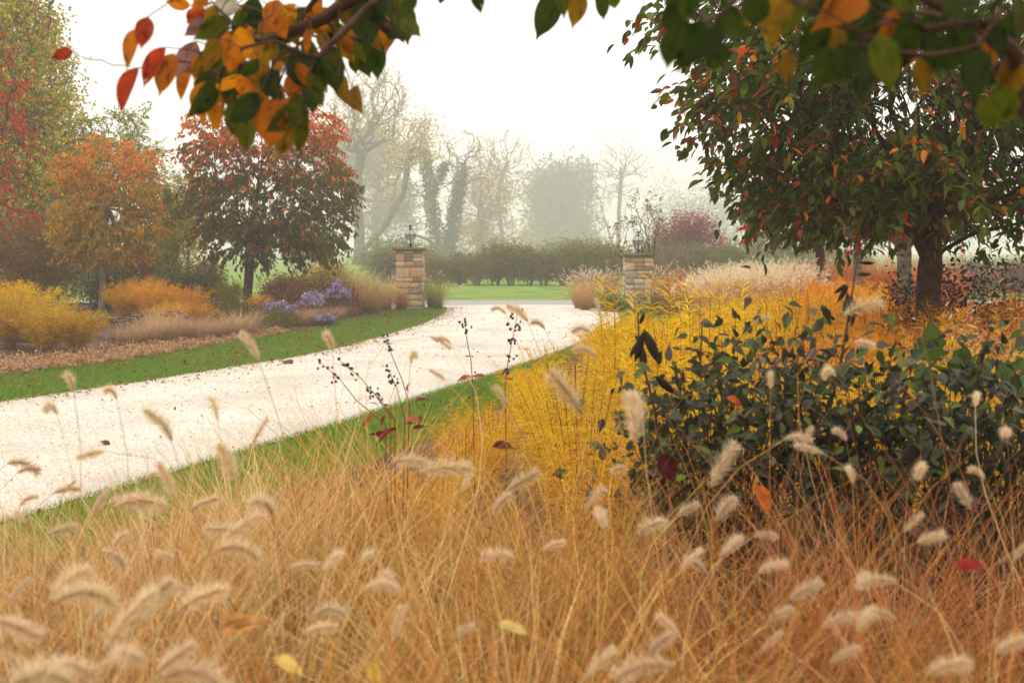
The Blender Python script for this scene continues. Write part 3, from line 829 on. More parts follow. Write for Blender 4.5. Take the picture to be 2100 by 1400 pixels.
def lantern(label, p, s):
    t = thing('post_lantern', label, 'lantern', p, 'lanterns on the gate pillars')
    k = 6
    ma = MA(); lathe(ma, [(.0, 0), (.085, 0), (.085, .015), (.04, .03), (.03, .07), (.055, .085), (.06, .10), (0, .10)], 12); obj('foot', ma.mesh('foot'), 'metal', t)
    zb, zt, rb, rt = .10, .36, .085, .165
    ang = [i * math.pi / 3 + math.pi / 6 for i in range(6)]
    pt = lambda r, a, z: np.array([r * math.cos(a), r * math.sin(a), z])
    for i in range(6):
        a, a2 = ang[i], ang[(i + 1) % 6]
        ma = MA(); tube(ma, [pt(rb, a, zb), pt(rt, a, zt)], .007, 5); obj('cage_bar', ma, 'metal', t)
        ma = MA(); q = [pt(rb * .97, a, zb), pt(rb * .97, a2, zb), pt(rt * .97, a2, zt), pt(rt * .97, a, zt)]
        n = nrmz(np.cross(q[1] - q[0], q[3] - q[0])) * .004
        ma.add(q + [v - n for v in q], [(0, 1, 2, 3), (7, 6, 5, 4), (0, 4, 5, 1), (1, 5, 6, 2), (2, 6, 7, 3), (3, 7, 4, 0)]); obj('pane', ma, 'pane', t)
        ma = MA(); r1, r2, z1, z2 = .19, .06, .375, .52
        q = [pt(r1, a, z1), pt(r1, a2, z1), pt(r2, a2, z2), pt(r2, a, z2)]
        n = nrmz(np.cross(q[1] - q[0], q[3] - q[0])) * .005
        ma.add(q + [v - n for v in q], [(0, 1, 2, 3), (7, 6, 5, 4), (0, 4, 5, 1), (1, 5, 6, 2), (2, 6, 7, 3), (3, 7, 4, 0)]); obj('roof_pane', ma, 'sky_pane', t)
        ma = MA(); tube(ma, [pt(.192, a, .372), pt(.062, a, .522)], .007, 5); obj('roof_bar', ma, 'metal', t)
    ma = MA(); lathe(ma, [(.165, .355), (.205, .355), (.21, .365), (.2, .378), (.165, .378)], 6); me = ma.mesh('brim')
    o = obj('brim', me, 'metal', t); o.rotation_euler = (0, 0, math.pi / 6)
    ma = MA(); lathe(ma, [(.066, .518), (.07, .53), (.035, .545), (.02, .57), (.028, .59), (.05, .61), (.055, .63), (.03, .645), (.012, .665), (0, .68)], 12); obj('finial', ma.mesh('finial', True), 'metal', t)
    for i in range(3):
        a = i * 2.094 + .4
        ma = MA(); tube(ma, [(.03 * math.cos(a), .03 * math.sin(a), .12), (.03 * math.cos(a), .03 * math.sin(a), .23)], .012, 8); c = obj('candle', ma, 'candle', t)
        ma = MA(); lathe(ma, [(.0, .23), (.012, .24), (.015, .26), (.008, .285), (0, .3)], 8, (.03 * math.cos(a), .03 * math.sin(a), 0)); obj('bulb', ma.mesh('bulb', True), 'brass', c)
    ma = MA(); lathe(ma, [(0, .1), (.05, .1), (.055, .12), (.0, .125)], 10); obj('tray', ma.mesh('tray'), 'brass', t)
    t.scale = (s, s, s)
    return t
YL, YR = 36.6, 35.4
t, b, top = pillar('square stone gate pillar left of the drive, the taller-looking one', 842, YL, at(842, 508, YL)[2], 54 * mpp(YL), 3)
lantern('dark metal lantern on the left stone pillar', b + np.array([0, 0, top]), .98)
t, b, top = pillar('square stone gate pillar right of the drive, half hidden by yellow plants', 1308, YR, at(1308, 519, YR)[2], 56 * mpp(YR), 8)
lantern('dark metal lantern on the right stone pillar', b + np.array([0, 0, top]), .92)

# ------------------------------------------------------------------ left-hand trees
def cherry_cols(lo, hi, low, high, rng):
    """leaf colour turns with height in the crown: green below, red above"""
    def f(pos):
        n = len(pos); u = np.clip((pos[:, 2] - lo) / (hi - lo) + rng.normal(0, .16, n), 0, 1)
        a = pick(low, n, rng, .16); b = pick(high, n, rng, .16)
        w = (rng.random(n) < sm((u - .42) / .5) * .92 + .05).astype(float)[:, None]
        return a * (1 - w) + b * w
    return f
GRN = pal(('445414', 4), ('56641c', 3), ('5c561e', 2), ('6e5a24', 1), ('7a4218', .5), ('b0601c', .6))
GRN = (GRN[0] * 1.25, GRN[1])
RED = pal(('cc5a1c', 3), ('b4481c', 3), ('dc7228', 2), ('94601c', 2), ('cc8e28', 1.8), ('6e681c', 1.6))
RED = (RED[0] * 1.15, RED[1])
YC = 32.0
cz = [at(507, y, YC)[2] for y in (570, 225)]
tree('cherry_tree', 'round cherry tree turning green to red left of the left pillar', 507, YC,
     [(510, 560), (515, 500), (525, 420), (535, 350), (540, 300)],
     [(545, 290, 120, 55), (460, 330, 70, 60), (620, 330, 85, 60), (530, 420, 130, 70), (620, 430, 95, 75), (440, 420, 60, 55), (480, 488, 85, 42), (590, 498, 105, 40), (640, 480, 70, 40), (680, 380, 45, 50), (560, 235, 70, 30), (655, 260, 40, 35), (430, 270, 35, 30)],
     1180, .115, .006, 21, .16, .125, .055, GRN, 'bark_dark', .3, .75, 'mid', depth=1.6, colf=cherry_cols(cz[0] + .9, cz[1] - .3, GRN, RED, np.random.default_rng(2)), first=7, seed=50, minr=.007, flat=.6)
ORG = pal(('cc6a24', 3), ('d88428', 3), ('a07a24', 3), ('807a26', 2), ('dc5c2c', 1.5), ('c0a026', 1))
ORG = (ORG[0] * 1.25, ORG[1])
ORL = pal(('988028', 3), ('b0842a', 2), ('7c7828', 2), ('c08c2c', 1))
ORL = (ORL[0] * 1.30, ORL[1])
tree('cherry_tree', 'small orange-leaved tree with slim grey trunk in the left bed', 207, 29.5,
     [(211, 560), (213, 500), (215, 450), (222, 400)],
     [(215, 340, 65, 40), (170, 400, 50, 55), (270, 390, 60, 60), (225, 430, 95, 60), (150, 460, 35, 45), (300, 460, 40, 45), (220, 300, 40, 22), (280, 330, 35, 35), (215, 490, 60, 40), (165, 500, 35, 35), (265, 495, 40, 35), (150, 350, 30, 30)],
     760, .075, .005, 17, .15, .11, .042, ORG, 'bark_pale', .28, .45, 'mid', depth=1.1, colf=cherry_cols(at(0, 500, 29.5)[2], at(0, 300, 29.5)[2], ORL, ORG, np.random.default_rng(3)), first=9, seed=51, minr=.006)
VINE = pal(('88982a', 3), ('aca428', 3), ('ccb02a', 2), ('66761f', 3), ('d4982a', 1.8), ('a87c2a', 1))
VINE = (VINE[0] * 1.30, VINE[1])
tree('vine_draped_tree', 'tall tree smothered in green and gold vines at left edge', 60, 37,
     [(62, 450), (60, 300), (58, 150), (60, 20)],
     [(20, 60, 65, 85), (75, 40, 30, 50), (90, 170, 55, 80), (30, 200, 70, 90), (130, 270, 40, 70), (60, 330, 90, 90), (110, 420, 70, 70), (20, 440, 70, 80), (-60, 200, 90, 220), (40, -60, 70, 70), (100, 490, 80, 60), (30, 540, 80, 60), (160, 360, 35, 50), (170, 470, 50, 60)],
     1400, .2, .012, 40, .24, .12, .075, VINE, 'bark_grey', .5, .8, 'tiny', depth=1.4, seed=52, leafmat='leaf')
REDC = pal(('b03028', 3), ('a04420', 3), ('b85a26', 2), ('7a4a20', 3), ('5f5620', 3))
REDC = (REDC[0] * 1.30, REDC[1])
tree('cherry_tree', 'red-leaved tree cut off by the left edge of the photo', -60, 26,
     [(-62, 560), (-60, 450), (-55, 350), (-50, 250)],
     [(10, 200, 40, 60), (-30, 150, 60, 80), (15, 290, 45, 50), (0, 380, 55, 50), (-60, 300, 80, 100), (30, 440, 35, 30)],
     150, .1, .006, 13, .14, .12, .045, REDC, 'bark', .3, .9, 'mid', depth=1.1, seed=53, minr=.007)
tree('locust_tree', 'feathery yellow-green tree behind the orange tree', 262, 38,
     [(260, 480), (258, 400), (255, 330)],
     [(230, 270, 55, 35), (200, 330, 40, 60), (290, 300, 40, 30), (330, 380, 40, 40), (250, 350, 70, 60), (310, 430, 55, 50), (270, 235, 30, 18)],
     520, .1, .007, 18, .2, .11, .045, pal(('8a9620', 3), ('aaa424', 3), ('6a7c22', 2), ('ccb028', 1)), 'bark_grey', .4, .1, 'mid', depth=1.4, seed=54)
tree('yellow_tree', 'bright yellow small tree between the orange tree and the cherry', 385, 39,
     [(385, 540), (383, 480)],
     [(375, 400, 30, 40), (395, 440, 30, 45), (365, 470, 35, 45), (390, 500, 25, 30)],
     190, .06, .006, 20, .18, .11, .055, pal(('b49a2a', 3), ('c8a830', 2), ('96852c', 2)), 'bark_grey', .35, .4, 'tiny', depth=1.0, seed=55)
# conical gold-green conifer
def cone_conifer(label, px, Y, y0, y1, wpx, palette, seed):
    rg = np.random.default_rng(seed); b = base_at(px, Y)
    z1 = at(px, y0, Y)[2] - b[2]; w = wpx * mpp(Y)
    t = thing('conifer', label, 'tree', b)
    ma = MA(); tube(ma, [(0, 0, -.1), (0, 0, z1 * .95)], [.05, .01], 6); obj('trunk', ma, 'bark', t)
    n = 4200; u = rg.random(n) ** 1.3; a = rg.uniform(0, 6.28, n)
    r = w * (1 - u) ** .7 * rg.uniform(.55, 1.05, n) * (1 + .15 * np.sin(a * 5 + u * 30))
    pos = np.stack([r * np.cos(a), r * np.sin(a), u * z1 + .05], 1) + b
    d = np.stack([np.cos(a) * .5, np.sin(a) * .5, np.full(n, .9)], 1) + rg.normal(0, .25, (n, 3))
    crown(t, (pos, d, rand_dir(n, 0, rg), .13 * rg.uniform(.6, 1.3, n), .035 * rg.uniform(.7, 1.3, n), pick(palette, n, rg)), b, 'tiny', 'dense')
cone_conifer('narrow golden-green conifer behind the orange bed plants', 346, 34, 392, 560, 30, pal(('8f9128', 3), ('767a25', 2), ('a8a034', 1)), 56)
# back-of-bed undergrowth
UNDER = [
 ('undergrowth_shrub', 'tangled brown shrub at far left behind the yellow plants', 30, 30, 95, 190, pal(('6a5636', 3), ('7d6038', 2), ('585030', 2), ('94582f', 1))),
 ('undergrowth_shrub', 'tangled brown-green shrub below the vine-draped tree', 120, 34, 95, 190, pal(('6f5434', 3), ('5d5a30', 2), ('86532f', 1))),
 ('undergrowth_shrub', 'russet brown shrub left of the narrow conifer', 285, 36, 60, 110, pal(('6e3c28', 3), ('7d4a2e', 2), ('5c4a2c', 2))),
 ('evergreen_shrub', 'dark blue-green shrub right behind the slim grey trunk', 238, 31, 48, 70, pal(('3f4a34', 3), ('4e5a42', 2), ('5d6748', 1))),
 ('evergreen_shrub', 'dark green leafy shrub left of the cherry trunk', 375, 32, 55, 72, pal(('465032', 3), ('59603c', 2), ('6f6a44', 1))),
 ('undergrowth_shrub', 'loose brown shrub on the bed edge behind the dark green shrub', 420, 33.5, 38, 80, pal(('7a6444', 3), ('8a6f48', 2), ('6a6238', 2))),
 ('yellow_shrub', 'loose gold-leaved shrub under the right side of the cherry', 660, 34.5, 65, 95, pal(('8f7d2c', 3), ('a88a30', 2), ('6d6a2e', 2), ('b5762e', 1))),
 ('yellow_shrub', 'olive gold shrub left of the tall purple aster', 605, 34, 45, 55, pal(('7a702c', 3), ('8f7a30', 2), ('a8702e', 1))),
 ('dry_shrub', 'thin dry brown shrub behind the left asters', 590, 33.5, 45, 60, pal(('8d6a42', 3), ('7a5c3a', 2), ('6d6038', 1))),
 ('dry_shrub', 'dry red-brown seed shrub between the purple asters', 610, 31.5, 34, 50, pal(('7c5640', 3), ('6b4a36', 2), ('8a6448', 2))),
 ('red_shrub', 'dark red twiggy shrub just left of the tan grasses', 688, 32.5, 30, 48, pal(('7a3030', 3), ('8d3f36', 2), ('5e2a28', 2))),
]
for i, (nm, lb, px, Y, wp, hp_, pl) in enumerate(UNDER):
    b = base_at(px, Y); s = mpp(Y)
    big = hp_ > 100; pl = (pl[0] * 1.45, pl[1])
    shrub(nm, lb, 'shrub', b, wp * s, hp_ * s * .5, 0.0, 420 if big else 220, 34 if big else 30, .13, .08, .042, pl, 60 + i, 8, rstem=.012, mat='leaf' if 'dry' in nm else 'dense')
shrub('olive_shrub', 'low spreading olive green shrub in front of the cherry trunk', 'shrub', base_at(470, 27), 75 * mpp(27), .28, 0, 150, 34, .1, .06, .02, pal(('5f5c2a', 3), ('6f662c', 2), ('4d5026', 2), ('7d5a30', .6)), 75, 6, rstem=.01)
shrub('olive_shrub', 'low mossy green mound at the lawn edge right of the brown tufts', 'shrub', base_at(560, 26), 48 * mpp(26), .22, 0, 110, 34, .09, .05, .018, pal(('63632c', 3), ('757030', 2), ('505226', 2)), 76, 6, rstem=.01)

# ------------------------------------------------------------------ grasses and perennials: shared meshes
def blades(ma, n, r0, Lm, Ls, lean, droop, width, segs, cb, ct, rng, off=(0, 0, 0), az=None, stiff=1.4):
    a = rng.uniform(0, 2 * np.pi, n); r = r0 * np.sqrt(rng.random(n))
    base = np.stack([r * np.cos(a), r * np.sin(a), np.zeros(n)], 1) + np.asarray(off)
    a2 = a + rng.normal(0, .7, n) if az is None else az + rng.normal(0, .5, n)
    L = np.maximum(.1, rng.normal(Lm, Ls, n)); th0 = np.abs(rng.normal(0, lean, n)); th1 = th0 + droop * rng.uniform(.2, 1.2, n)
    s = np.linspace(0, 1, segs + 1)
    sm_ = (s[:-1] + s[1:]) / 2
    th = th0[:, None] + (th1 - th0)[:, None] * sm_[None] ** stiff
    wob = a2[:, None] + np.cumsum(rng.normal(0, .10, (n, segs)), 1)
    step = np.stack([np.sin(th) * np.cos(wob), np.sin(th) * np.sin(wob), np.cos(th)], -1) * (L / segs)[:, None, None]
    P = np.concatenate([base[:, None], base[:, None] + np.cumsum(step, 1)], 1)
    P[..., 2] = np.maximum(P[..., 2], .015)
    w = width * rng.uniform(.6, 1.2, (n, 1)) * np.sqrt(np.clip(1.02 - s, 0, 1))[None]
    psi = a2 + np.pi / 2 + rng.normal(0, .6, n)
    side = np.stack([np.cos(psi), np.sin(psi), np.zeros(n)], 1)
    c0 = pick(cb, n, rng, .15); c1 = pick(ct, n, rng, .15)
    u = s[None, :, None]
    ribbons(ma, P, w, side, c0[:, None] * (1 - u) + c1[:, None] * u)
    return P
def plume_mesh(seed, n=760, droop=.6, dense=1.0):
    """a foxtail seed head, unit length along +Z and bending towards +X"""
    rg = np.random.default_rng(seed); ma = MA()
    u = np.linspace(0, 1, 9); th = droop * u ** 1.2
    ax = np.concatenate([[[0, 0, 0]], np.cumsum(np.stack([np.sin(th[1:]), 0 * u[1:], np.cos(th[1:])], 1) / 8, 0)])
    tube(ma, ax, np.interp(u, [0, .15, .6, 1], [.012, .024, .020, .005]), 5, hx('c8ac88'))
    t = rg.random(n) ** .9; p = np.stack([np.interp(t, u, ax[:, i]) for i in range(3)], 1)
    tg = np.stack([np.sin(np.interp(t, u, th)), 0 * t, np.cos(np.interp(t, u, th))], 1)
    rd = nrmz(np.cross(tg, rg.normal(0, 1, (n, 3))))
    env = np.interp(t, [0, .12, .5, .85, 1], [.35, .8, 1, .8, .4])
    ln = .30 * env * rg.uniform(.45, 1.3, n)
    d = nrmz(rd * .8 + tg * rg.uniform(.4, .9, (n, 1)))
    P = np.stack([p, p + d * ln[:, None] * .5, p + d * ln[:, None] + np.array([0, 0, -.008])], 1)
    w = np.broadcast_to(np.array([.010, .008, .001]), (n, 3))
    cb = pick(pal(('cbb092', 1), ('d6bd9c', 1), ('b8987a', .6)), n, rg, .1); ct = pick(pal(('f0e6d4', 2), ('e6d6bd', 1)), n, rg, .06)
    u3 = np.array([0, .5, 1.])[None, :, None]
    ribbons(ma, P, w, nrmz(np.cross(d, rg.normal(0, 1, (n, 3)))), cb[:, None] * (1 - u3) + ct[:, None] * u3)
    me = ma.mesh('seed_head'); me.materials.append(M['plume']); return me
PLUMES = [plume_mesh(s, n_, dr) for s, dr, n_ in ((1, .25, 700), (2, .7, 820), (3, 1.3, 640), (4, .5, 520), (5, .95, 760), (6, 1.7, 700), (7, .1, 420), (8, .8, 360))]
DRYB = pal(('8a5828', 3), ('a56c38', 3), ('7a742c', 1.6), ('6a3e20', 2)); DRYT0 = pal(('e0b878', 3), ('cc9a5c', 3), ('f0d6a8', 2), ('b07a44', 2.5), ('9c9648', .8))
DRYT = DRYT0
TIPS = [DRYT0, pal(('f0dcae', 3), ('e2c48c', 3), ('d0a868', 2), ('b08850', 1)), pal(('e0a860', 3), ('c88c48', 3), ('f0cc90', 1), ('a86c34', 2)), pal(('dcc480', 3), ('b8a858', 2), ('e6d49c', 2), ('b0803c', 2), ('8f9440', 1)), pal(('d09a68', 3), ('b8804e', 3), ('e0bc92', 2), ('945c34', 2)), pal(('ecc878', 3), ('dcb058', 3), ('c89848', 2), ('a89040', 1))]
def clump_mesh(seed, n=520, L=.86, cb=DRYB, ct=DRYT, r0=.13, lean=.38, droop=1.9, width=.0046, segs=7):
    ma = MA(); rg = np.random.default_rng(seed)
    blades(ma, n, r0, L, L * .16, lean, droop, width, segs, cb, ct, rg)
    blades(ma, n // 4, r0 * 1.2, L * .5, L * .15, lean * 2, droop * 1.2, width, 5, cb, ct, rg)
    me = ma.mesh('blade_tuft'); me.materials.append(M['grass']); return me
FG = [clump_mesh(100 + i, L=.84 + .03 * i, ct=TIPS[i], droop=1.5 + .15 * i) for i in range(6)]

# ---- foreground fountain grass: clump positions, then named seed heads by where they show
rg = np.random.default_rng(77)
clumps = []
for Y in np.arange(1.75, 6.0, .5):
    half = .47 * Y + .15
    for X in np.arange(-half, half, .52):
        x = X + rg.uniform(-.14, .14); y = Y + rg.uniform(-.16, .16)
        if x < xe(BED_R, y) + .15: continue
        if y > 4.0 and .45 < x: continue
        if y > 5.1 and x > -.5: continue
        clumps.append((x, y))
FGT = []
def grass_env(px, y):
    return CZ - (np.interp(px, [-200, 0, 300, 500, 700, 900, 1150, 1300, 1500, 2100], [1100, 1080, 1015, 955, 930, 945, 960, 1010, 1090, 1100]) - 515) * y / F
clumps = [c for c in clumps if grass_env(1050 + c[0] / c[1] * F, c[1]) > .26]
for i, (x, y) in enumerate(clumps):
    px = 1050 + x / y * F
    sc = min(1.02, grass_env(px, y) / .80)
    where = 'left' if px < 700 else ('middle' if px < 1350 else 'right')
    t = thing('fountain_grass', 'dry tan fountain grass clump in the dense foreground mass, %s third of the photo' % where, 'plant', (x, y, H1(x, y)), 'foreground fountain grass, ' + where)
    vi = rg.integers(6)
    if 700 < px < 1350 and y > 2.4 and rg.random() < .6: vi = 5
    if px > 1400 and rg.random() < .5: vi = 4
    if px < 600 and rg.random() < .5: vi = 1
    tuft = obj('blade_tuft', FG[vi], None, t)
    s = rg.uniform(.9, 1.08) * sc
    tuft.scale = (s, s, s); tuft.rotation_euler = (0, 0, rg.uniform(0, 6.28))
    w = rg.uniform(.85, 1.15); tuft.color = (1.06 * w, w * rg.uniform(.88, 1.0), w * rg.uniform(.68, .88), 1)
    if px > 1400: tuft.color = (1.0 * w, .84 * w, .68 * w, 1)
    FGT.append((t, np.array([x, y, H1(x, y)]), []))
PL = [  # base px, tip px, depth: seed heads one can see
 (105, 1230, 165, 1150, 2.5), (110, 1235, 240, 1180, 2.3), (215, 1335, 300, 1215, 2.2), (265, 1285, 350, 1200, 2.3), (-10, 1270, 85, 1325, 2.1), (90, 1372, 200, 1340, 2.0), (30, 1398, 140, 1372, 2.0),
 (225, 1350, 295, 1325, 2.1), (330, 1392, 470, 1340, 2.0), (170, 1292, 235, 1240, 2.3), (360, 1258, 455, 1203, 2.4), (-5, 1335, 60, 1372, 2.0), (180, 1385, 232, 1362, 2.0), (100, 1095, 160, 1085, 3.2), (205, 1132, 270, 1142, 3.0), (440, 1132, 522, 1096, 2.8), (235, 1040, 330, 1010, 3.6), (320, 1380, 400, 1330, 2.0), (10, 1240, 70, 1190, 2.4),
 (152, 805, 138, 742, 3.4), (240, 820, 222, 768, 3.3), (118, 850, 95, 800, 3.2), (352, 905, 322, 815, 3.0), (446, 862, 438, 805, 3.5), (532, 742, 505, 682, 3.3), (682, 722, 674, 668, 3.4), (482, 990, 452, 900, 2.8), (215, 925, 160, 945, 3.0), (360, 1030, 330, 960, 3.0), (560, 1060, 540, 980, 3.2),
 (1038, 645, 1014, 608, 4.6), (1082, 660, 1046, 610, 4.4), (1117, 675, 1095, 645, 4.6), (1231, 652, 1222, 615, 4.6), (1212, 682, 1172, 655, 4.2), (1222, 735, 1190, 690, 3.8), (1195, 850, 1100, 740, 3.2), (842, 745, 850, 700, 4.2), (878, 690, 930, 712, 4.0), (915, 780, 878, 762, 4.0), (1042, 832, 1015, 800, 4.2), (800, 950, 900, 935, 3.4), (860, 970, 965, 960, 3.3), (1318, 860, 1312, 775, 3.6), (1303, 910, 1300, 815, 3.4), (925, 705, 900, 680, 4.0),
 (1580, 800, 1580, 765, 3.8), (1650, 915, 1660, 870, 3.4), (1735, 905, 1722, 870, 3.6), (1455, 1000, 1512, 915, 3.2), (1470, 1070, 1505, 1000, 3.0), (1855, 1090, 1905, 1050, 3.0), (1840, 1195, 1765, 1180, 2.7), (1990, 1045, 1975, 1020, 3.2), (1895, 965, 1885, 935, 3.3), (2000, 835, 2003, 808, 4.0), (2065, 895, 2062, 865, 3.8), (1330, 1345, 1372, 1290, 2.3), (1395, 1168, 1445, 1130, 2.8), (1685, 1290, 1745, 1250, 2.4), (1840, 1275, 1795, 1245, 2.4), (1700, 1360, 1762, 1328, 2.2), (1900, 1385, 1960, 1360, 2.1), (1195, 1392, 1262, 1340, 2.2), (1730, 650, 1812, 590, 4.2), (1545, 665, 1580, 640, 4.6), (1610, 900, 1660, 890, 3.4), (1690, 930, 1620, 920, 3.3), (1750, 700, 1790, 715, 4.0), (2040, 1340, 2110, 1300, 2.3), (2080, 1150, 2110, 1090, 2.7), (1555, 1340, 1600, 1310, 2.3), (740, 1150, 770, 1130, 2.7), (745, 1210, 790, 1195, 2.6), (1240, 1085, 1235, 1060, 3.0), (620, 1300, 680, 1285, 2.3), (1710, 770, 1690, 740, 3.8), (1480, 1140, 1500, 1120, 2.9)]
extra = []
for i in range(46):
    d = rg.uniform(2.1, 4.6); px = rg.uniform(0, 2100); py = 515 + (CZ - rg.uniform(.78, 1.0)) / d * F
    if py > 1390: continue
    extra.append((px, py, px + rg.normal(10, 45), py - rg.uniform(5, 60), d))
cxy = np.array([c for c in clumps])
for (x0, y0, x1, y1, d) in PL + extra:
    a = at(x0, y0, d); b_ = at(x1, y1, d + rg.normal(0, .03))
    k = int(np.argmin(np.linalg.norm(cxy - (a[:2] - (b_ - a)[:2] * 1.2), axis=1) + rg.uniform(0, .15, len(cxy))))
    FGT[k][2].append((a, b_))
for t, c, pls in FGT:
    if not pls: continue
    ma = MA()
    for a, b_ in pls:
        v = b_ - a; L = max(np.linalg.norm(v), .06)
        up = nrmz(v + np.array([0, 0, .25 * L]))
        root = np.array([rg.normal(0, .05), rg.normal(0, .05), 0.])
        e = a - c; u = np.linspace(0, 1, 9)[:, None]
        h = np.linalg.norm(e - root)
        c1 = root + np.array([0, 0, .45 * h]); c2 = e - up * .35 * h
        pts = (1 - u) ** 3 * root + 3 * u * (1 - u) ** 2 * c1 + 3 * u * u * (1 - u) * c2 + u ** 3 * e
        tube(ma, pts, np.linspace(.0014, .0008, 9), 4, pick(DRYT, 1, rg)[0], cap=False)
        z = Vector(up); hd = Vector((v[0], v[1], -.6 * L)); x = hd - z * hd.dot(z)
        if x.length < 1e-4: x = Vector((1, 0, 0))
        x.normalize(); yv = z.cross(x)
        o = bpy.data.objects.new('seed_head', PLUMES[rg.integers(8)]); COL.objects.link(o); o.parent = t
        L = min(max(L, .07), .13) * rg.uniform(.8, 1.15)
        W = L * rg.uniform(.7, 1.25)
        o.matrix_basis = Matrix(((x[0] * W, yv[0] * W, z[0] * L, e[0]), (x[1] * W, yv[1] * W, z[1] * L, e[1]), (x[2] * W, yv[2] * W, z[2] * L, e[2]), (0, 0, 0, 1)))
        w = rg.uniform(.95, 1.2); o.color = (w, w * rg.uniform(.94, .99), w * rg.uniform(.84, .92), 1)
    obj('stalk', ma, 'grass', t)

# ---- threadleaf plants (yellow, gold, orange)
def thread_mesh(seed, stems=46, per=64, Hh=1.0, spread=.5, lw=.0026, ll=.085, whorl=False):
    rg = np.random.default_rng(seed); ma = MA()
    st = MA()
    cy_ = pal(('f0cc2c', 3), ('e6b822', 3), ('f6da48', 2), ('cc9c22', 1.2)); cs = pal(('7a4a20', 1), ('8f5c28', 1))
    a = rg.uniform(0, 6.28, stems); rr = .12 * np.sqrt(rg.random(stems))
    base = np.stack([rr * np.cos(a), rr * np.sin(a), 0 * a], 1)
    L = Hh * rg.uniform(.8, 1.08, stems); th0 = rg.uniform(0, .35, stems) * spread * 2; th1 = th0 + rg.uniform(.1, .6, stems) * spread * 1.6
    s = np.linspace(0, 1, 9); smid = (s[1:] + s[:-1]) / 2
    th = th0[:, None] + (th1 - th0)[:, None] * smid[None] ** 1.6
    stp = np.stack([np.sin(th) * np.cos(a)[:, None], np.sin(th) * np.sin(a)[:, None], np.cos(th)], -1) * (L / 8)[:, None, None]
    P = np.concatenate([base[:, None], base[:, None] + np.cumsum(stp, 1)], 1)
    psi = a + np.pi / 2
    ribbons(st, P, np.full((stems, 9), .0038), np.stack([np.cos(psi), np.sin(psi), 0 * psi], 1), pick(cs, stems, rg))
    n = stems * per
    si = np.repeat(np.arange(stems), per); u = .22 + .78 * rg.random(n) ** .75
    f = u * 8; i0 = np.minimum(f.astype(int), 7); fr = (f - i0)[:, None]
    p = P[si, i0] * (1 - fr) + P[si, i0 + 1] * fr
    tg = nrmz(P[si, i0 + 1] - P[si, i0])
    rd = nrmz(np.cross(tg, rg.normal(0, 1, (n, 3))))
    d = nrmz(rd + tg * rg.uniform(.1, .9, (n, 1)))
    ln = ll * rg.uniform(.6, 1.2, n) * np.interp(u, [.2, .5, 1], [.7, 1, .8])
    m1 = p + d * ln[:, None] * .5; e = m1 + nrmz(d + np.array([0, 0, -.35]) * rg.random((n, 1))) * ln[:, None] * .5
    Pp = np.stack([p, m1, e], 1); w = np.broadcast_to(np.array([lw, lw, lw * .2]), (n, 3))
    ribbons(ma, Pp, w, nrmz(np.cross(d, rg.normal(0, 1, (n, 3)))), pick(cy_, n, rg, .14))
    me = ma.mesh('feathery_foliage'); me.materials.append(M['thread'])
    sm2 = st.mesh('stem'); sm2.materials.append(M['grass']); return me, sm2
TH = [thread_mesh(200 + i, Hh=1.0, spread=.42 + .08 * i) for i in range(3)]
THN = [thread_mesh(210 + i, stems=60, per=70, Hh=1.0, spread=.4 + .1 * i) for i in range(2)]
THF = [thread_mesh(220 + i, stems=100, per=62, Hh=1.0, spread=.75, lw=.0075, ll=.09) for i in range(2)]
YEL, GOLD, ORA, LIME = (1.0, .98, .9), (1.0, .86, .75), (.96, .6, .9), (.76, .70, .8)
def threadleaf(label, p, h, color, mesh, wid=1.0, group=None):
    t = thing('threadleaf_plant', label, 'plant', p, group)
    rz = rg.uniform(0, 6.28); cw = rg.uniform(.9, 1.08)
    for nm, m_ in (('feathery_foliage', mesh[0]), ('stem', mesh[1])):
        o = obj(nm, m_, None, t, color=np.array(color) * cw)
        o.rotation_euler = (0, 0, rz); o.scale = (h * wid, h * wid, h)
    return t
rg = np.random.default_rng(31)
for Y in [6.2, 6.9, 7.6, 8.3, 9.0, 9.8, 10.6, 11.5, 12.5, 13.6, 14.8, 16.2, 17.8, 19.5, 21.5]:
    sp = .7 if Y < 10 else .9
    for X in np.arange(-2.4, .44 * Y, sp):
        x = X + rg.uniform(-.2, .2); y = Y + rg.uniform(-.25, .25)
        if x < xe(BED_R, y) + .08: continue
        px = 1050 + x / y * F
        if px > 2230 or px < 700: continue
        if (x - 3.58) ** 2 + (y - 11) ** 2 < .35 ** 2: continue
        hmax = np.interp(px, [700, 850, 1000, 1150, 1260, 1400, 1700, 2100], [.45, .52, .6, .8, 1.18, 1.15, 1.05, 1.0])
        if px > 1250 and y > 12: hmax *= .95
        if 1400 < px < 1640 and y > 18: continue
        yenv = np.interp(px, [700, 850, 950, 1050, 1150, 1230, 1285, 1480, 1520, 1600, 1700, 1800, 1870, 1910, 1960, 2000, 2100], [1010, 930, 845, 785, 735, 685, 640, 640, 612, 590, 572, 568, 640, 668, 650, 625, 600])
        hmax = min(hmax, (CZ - (yenv - 515) * y / F) - H1(x, y))
        if hmax < .2: continue
        h = hmax * rg.uniform(.74, 1.05)
        if px > 1640 and y > 8: colr, lb = ORA if rg.random() < .72 else GOLD, 'orange-gold feathery plant in the drift below the large green cherry'
        elif px > 1240: colr, lb = YEL if rg.random() < .7 else GOLD, 'bright yellow feathery plant in the tall drift right of the drive'
        else: colr, lb = GOLD if rg.random() < .6 else YEL, 'low golden feathery plant along the right edge of the drive'
        threadleaf(lb, (x, y, H1(x, y)), h, colr, THN[rg.integers(2)] if y < 9.5 else TH[rg.integers(3)] if y < 14 else THF[rg.integers(2)], max(rg.uniform(.95, 1.25), .72 / h), 'feathery drift, ' + lb.split(' in ')[0].split(' along ')[0])
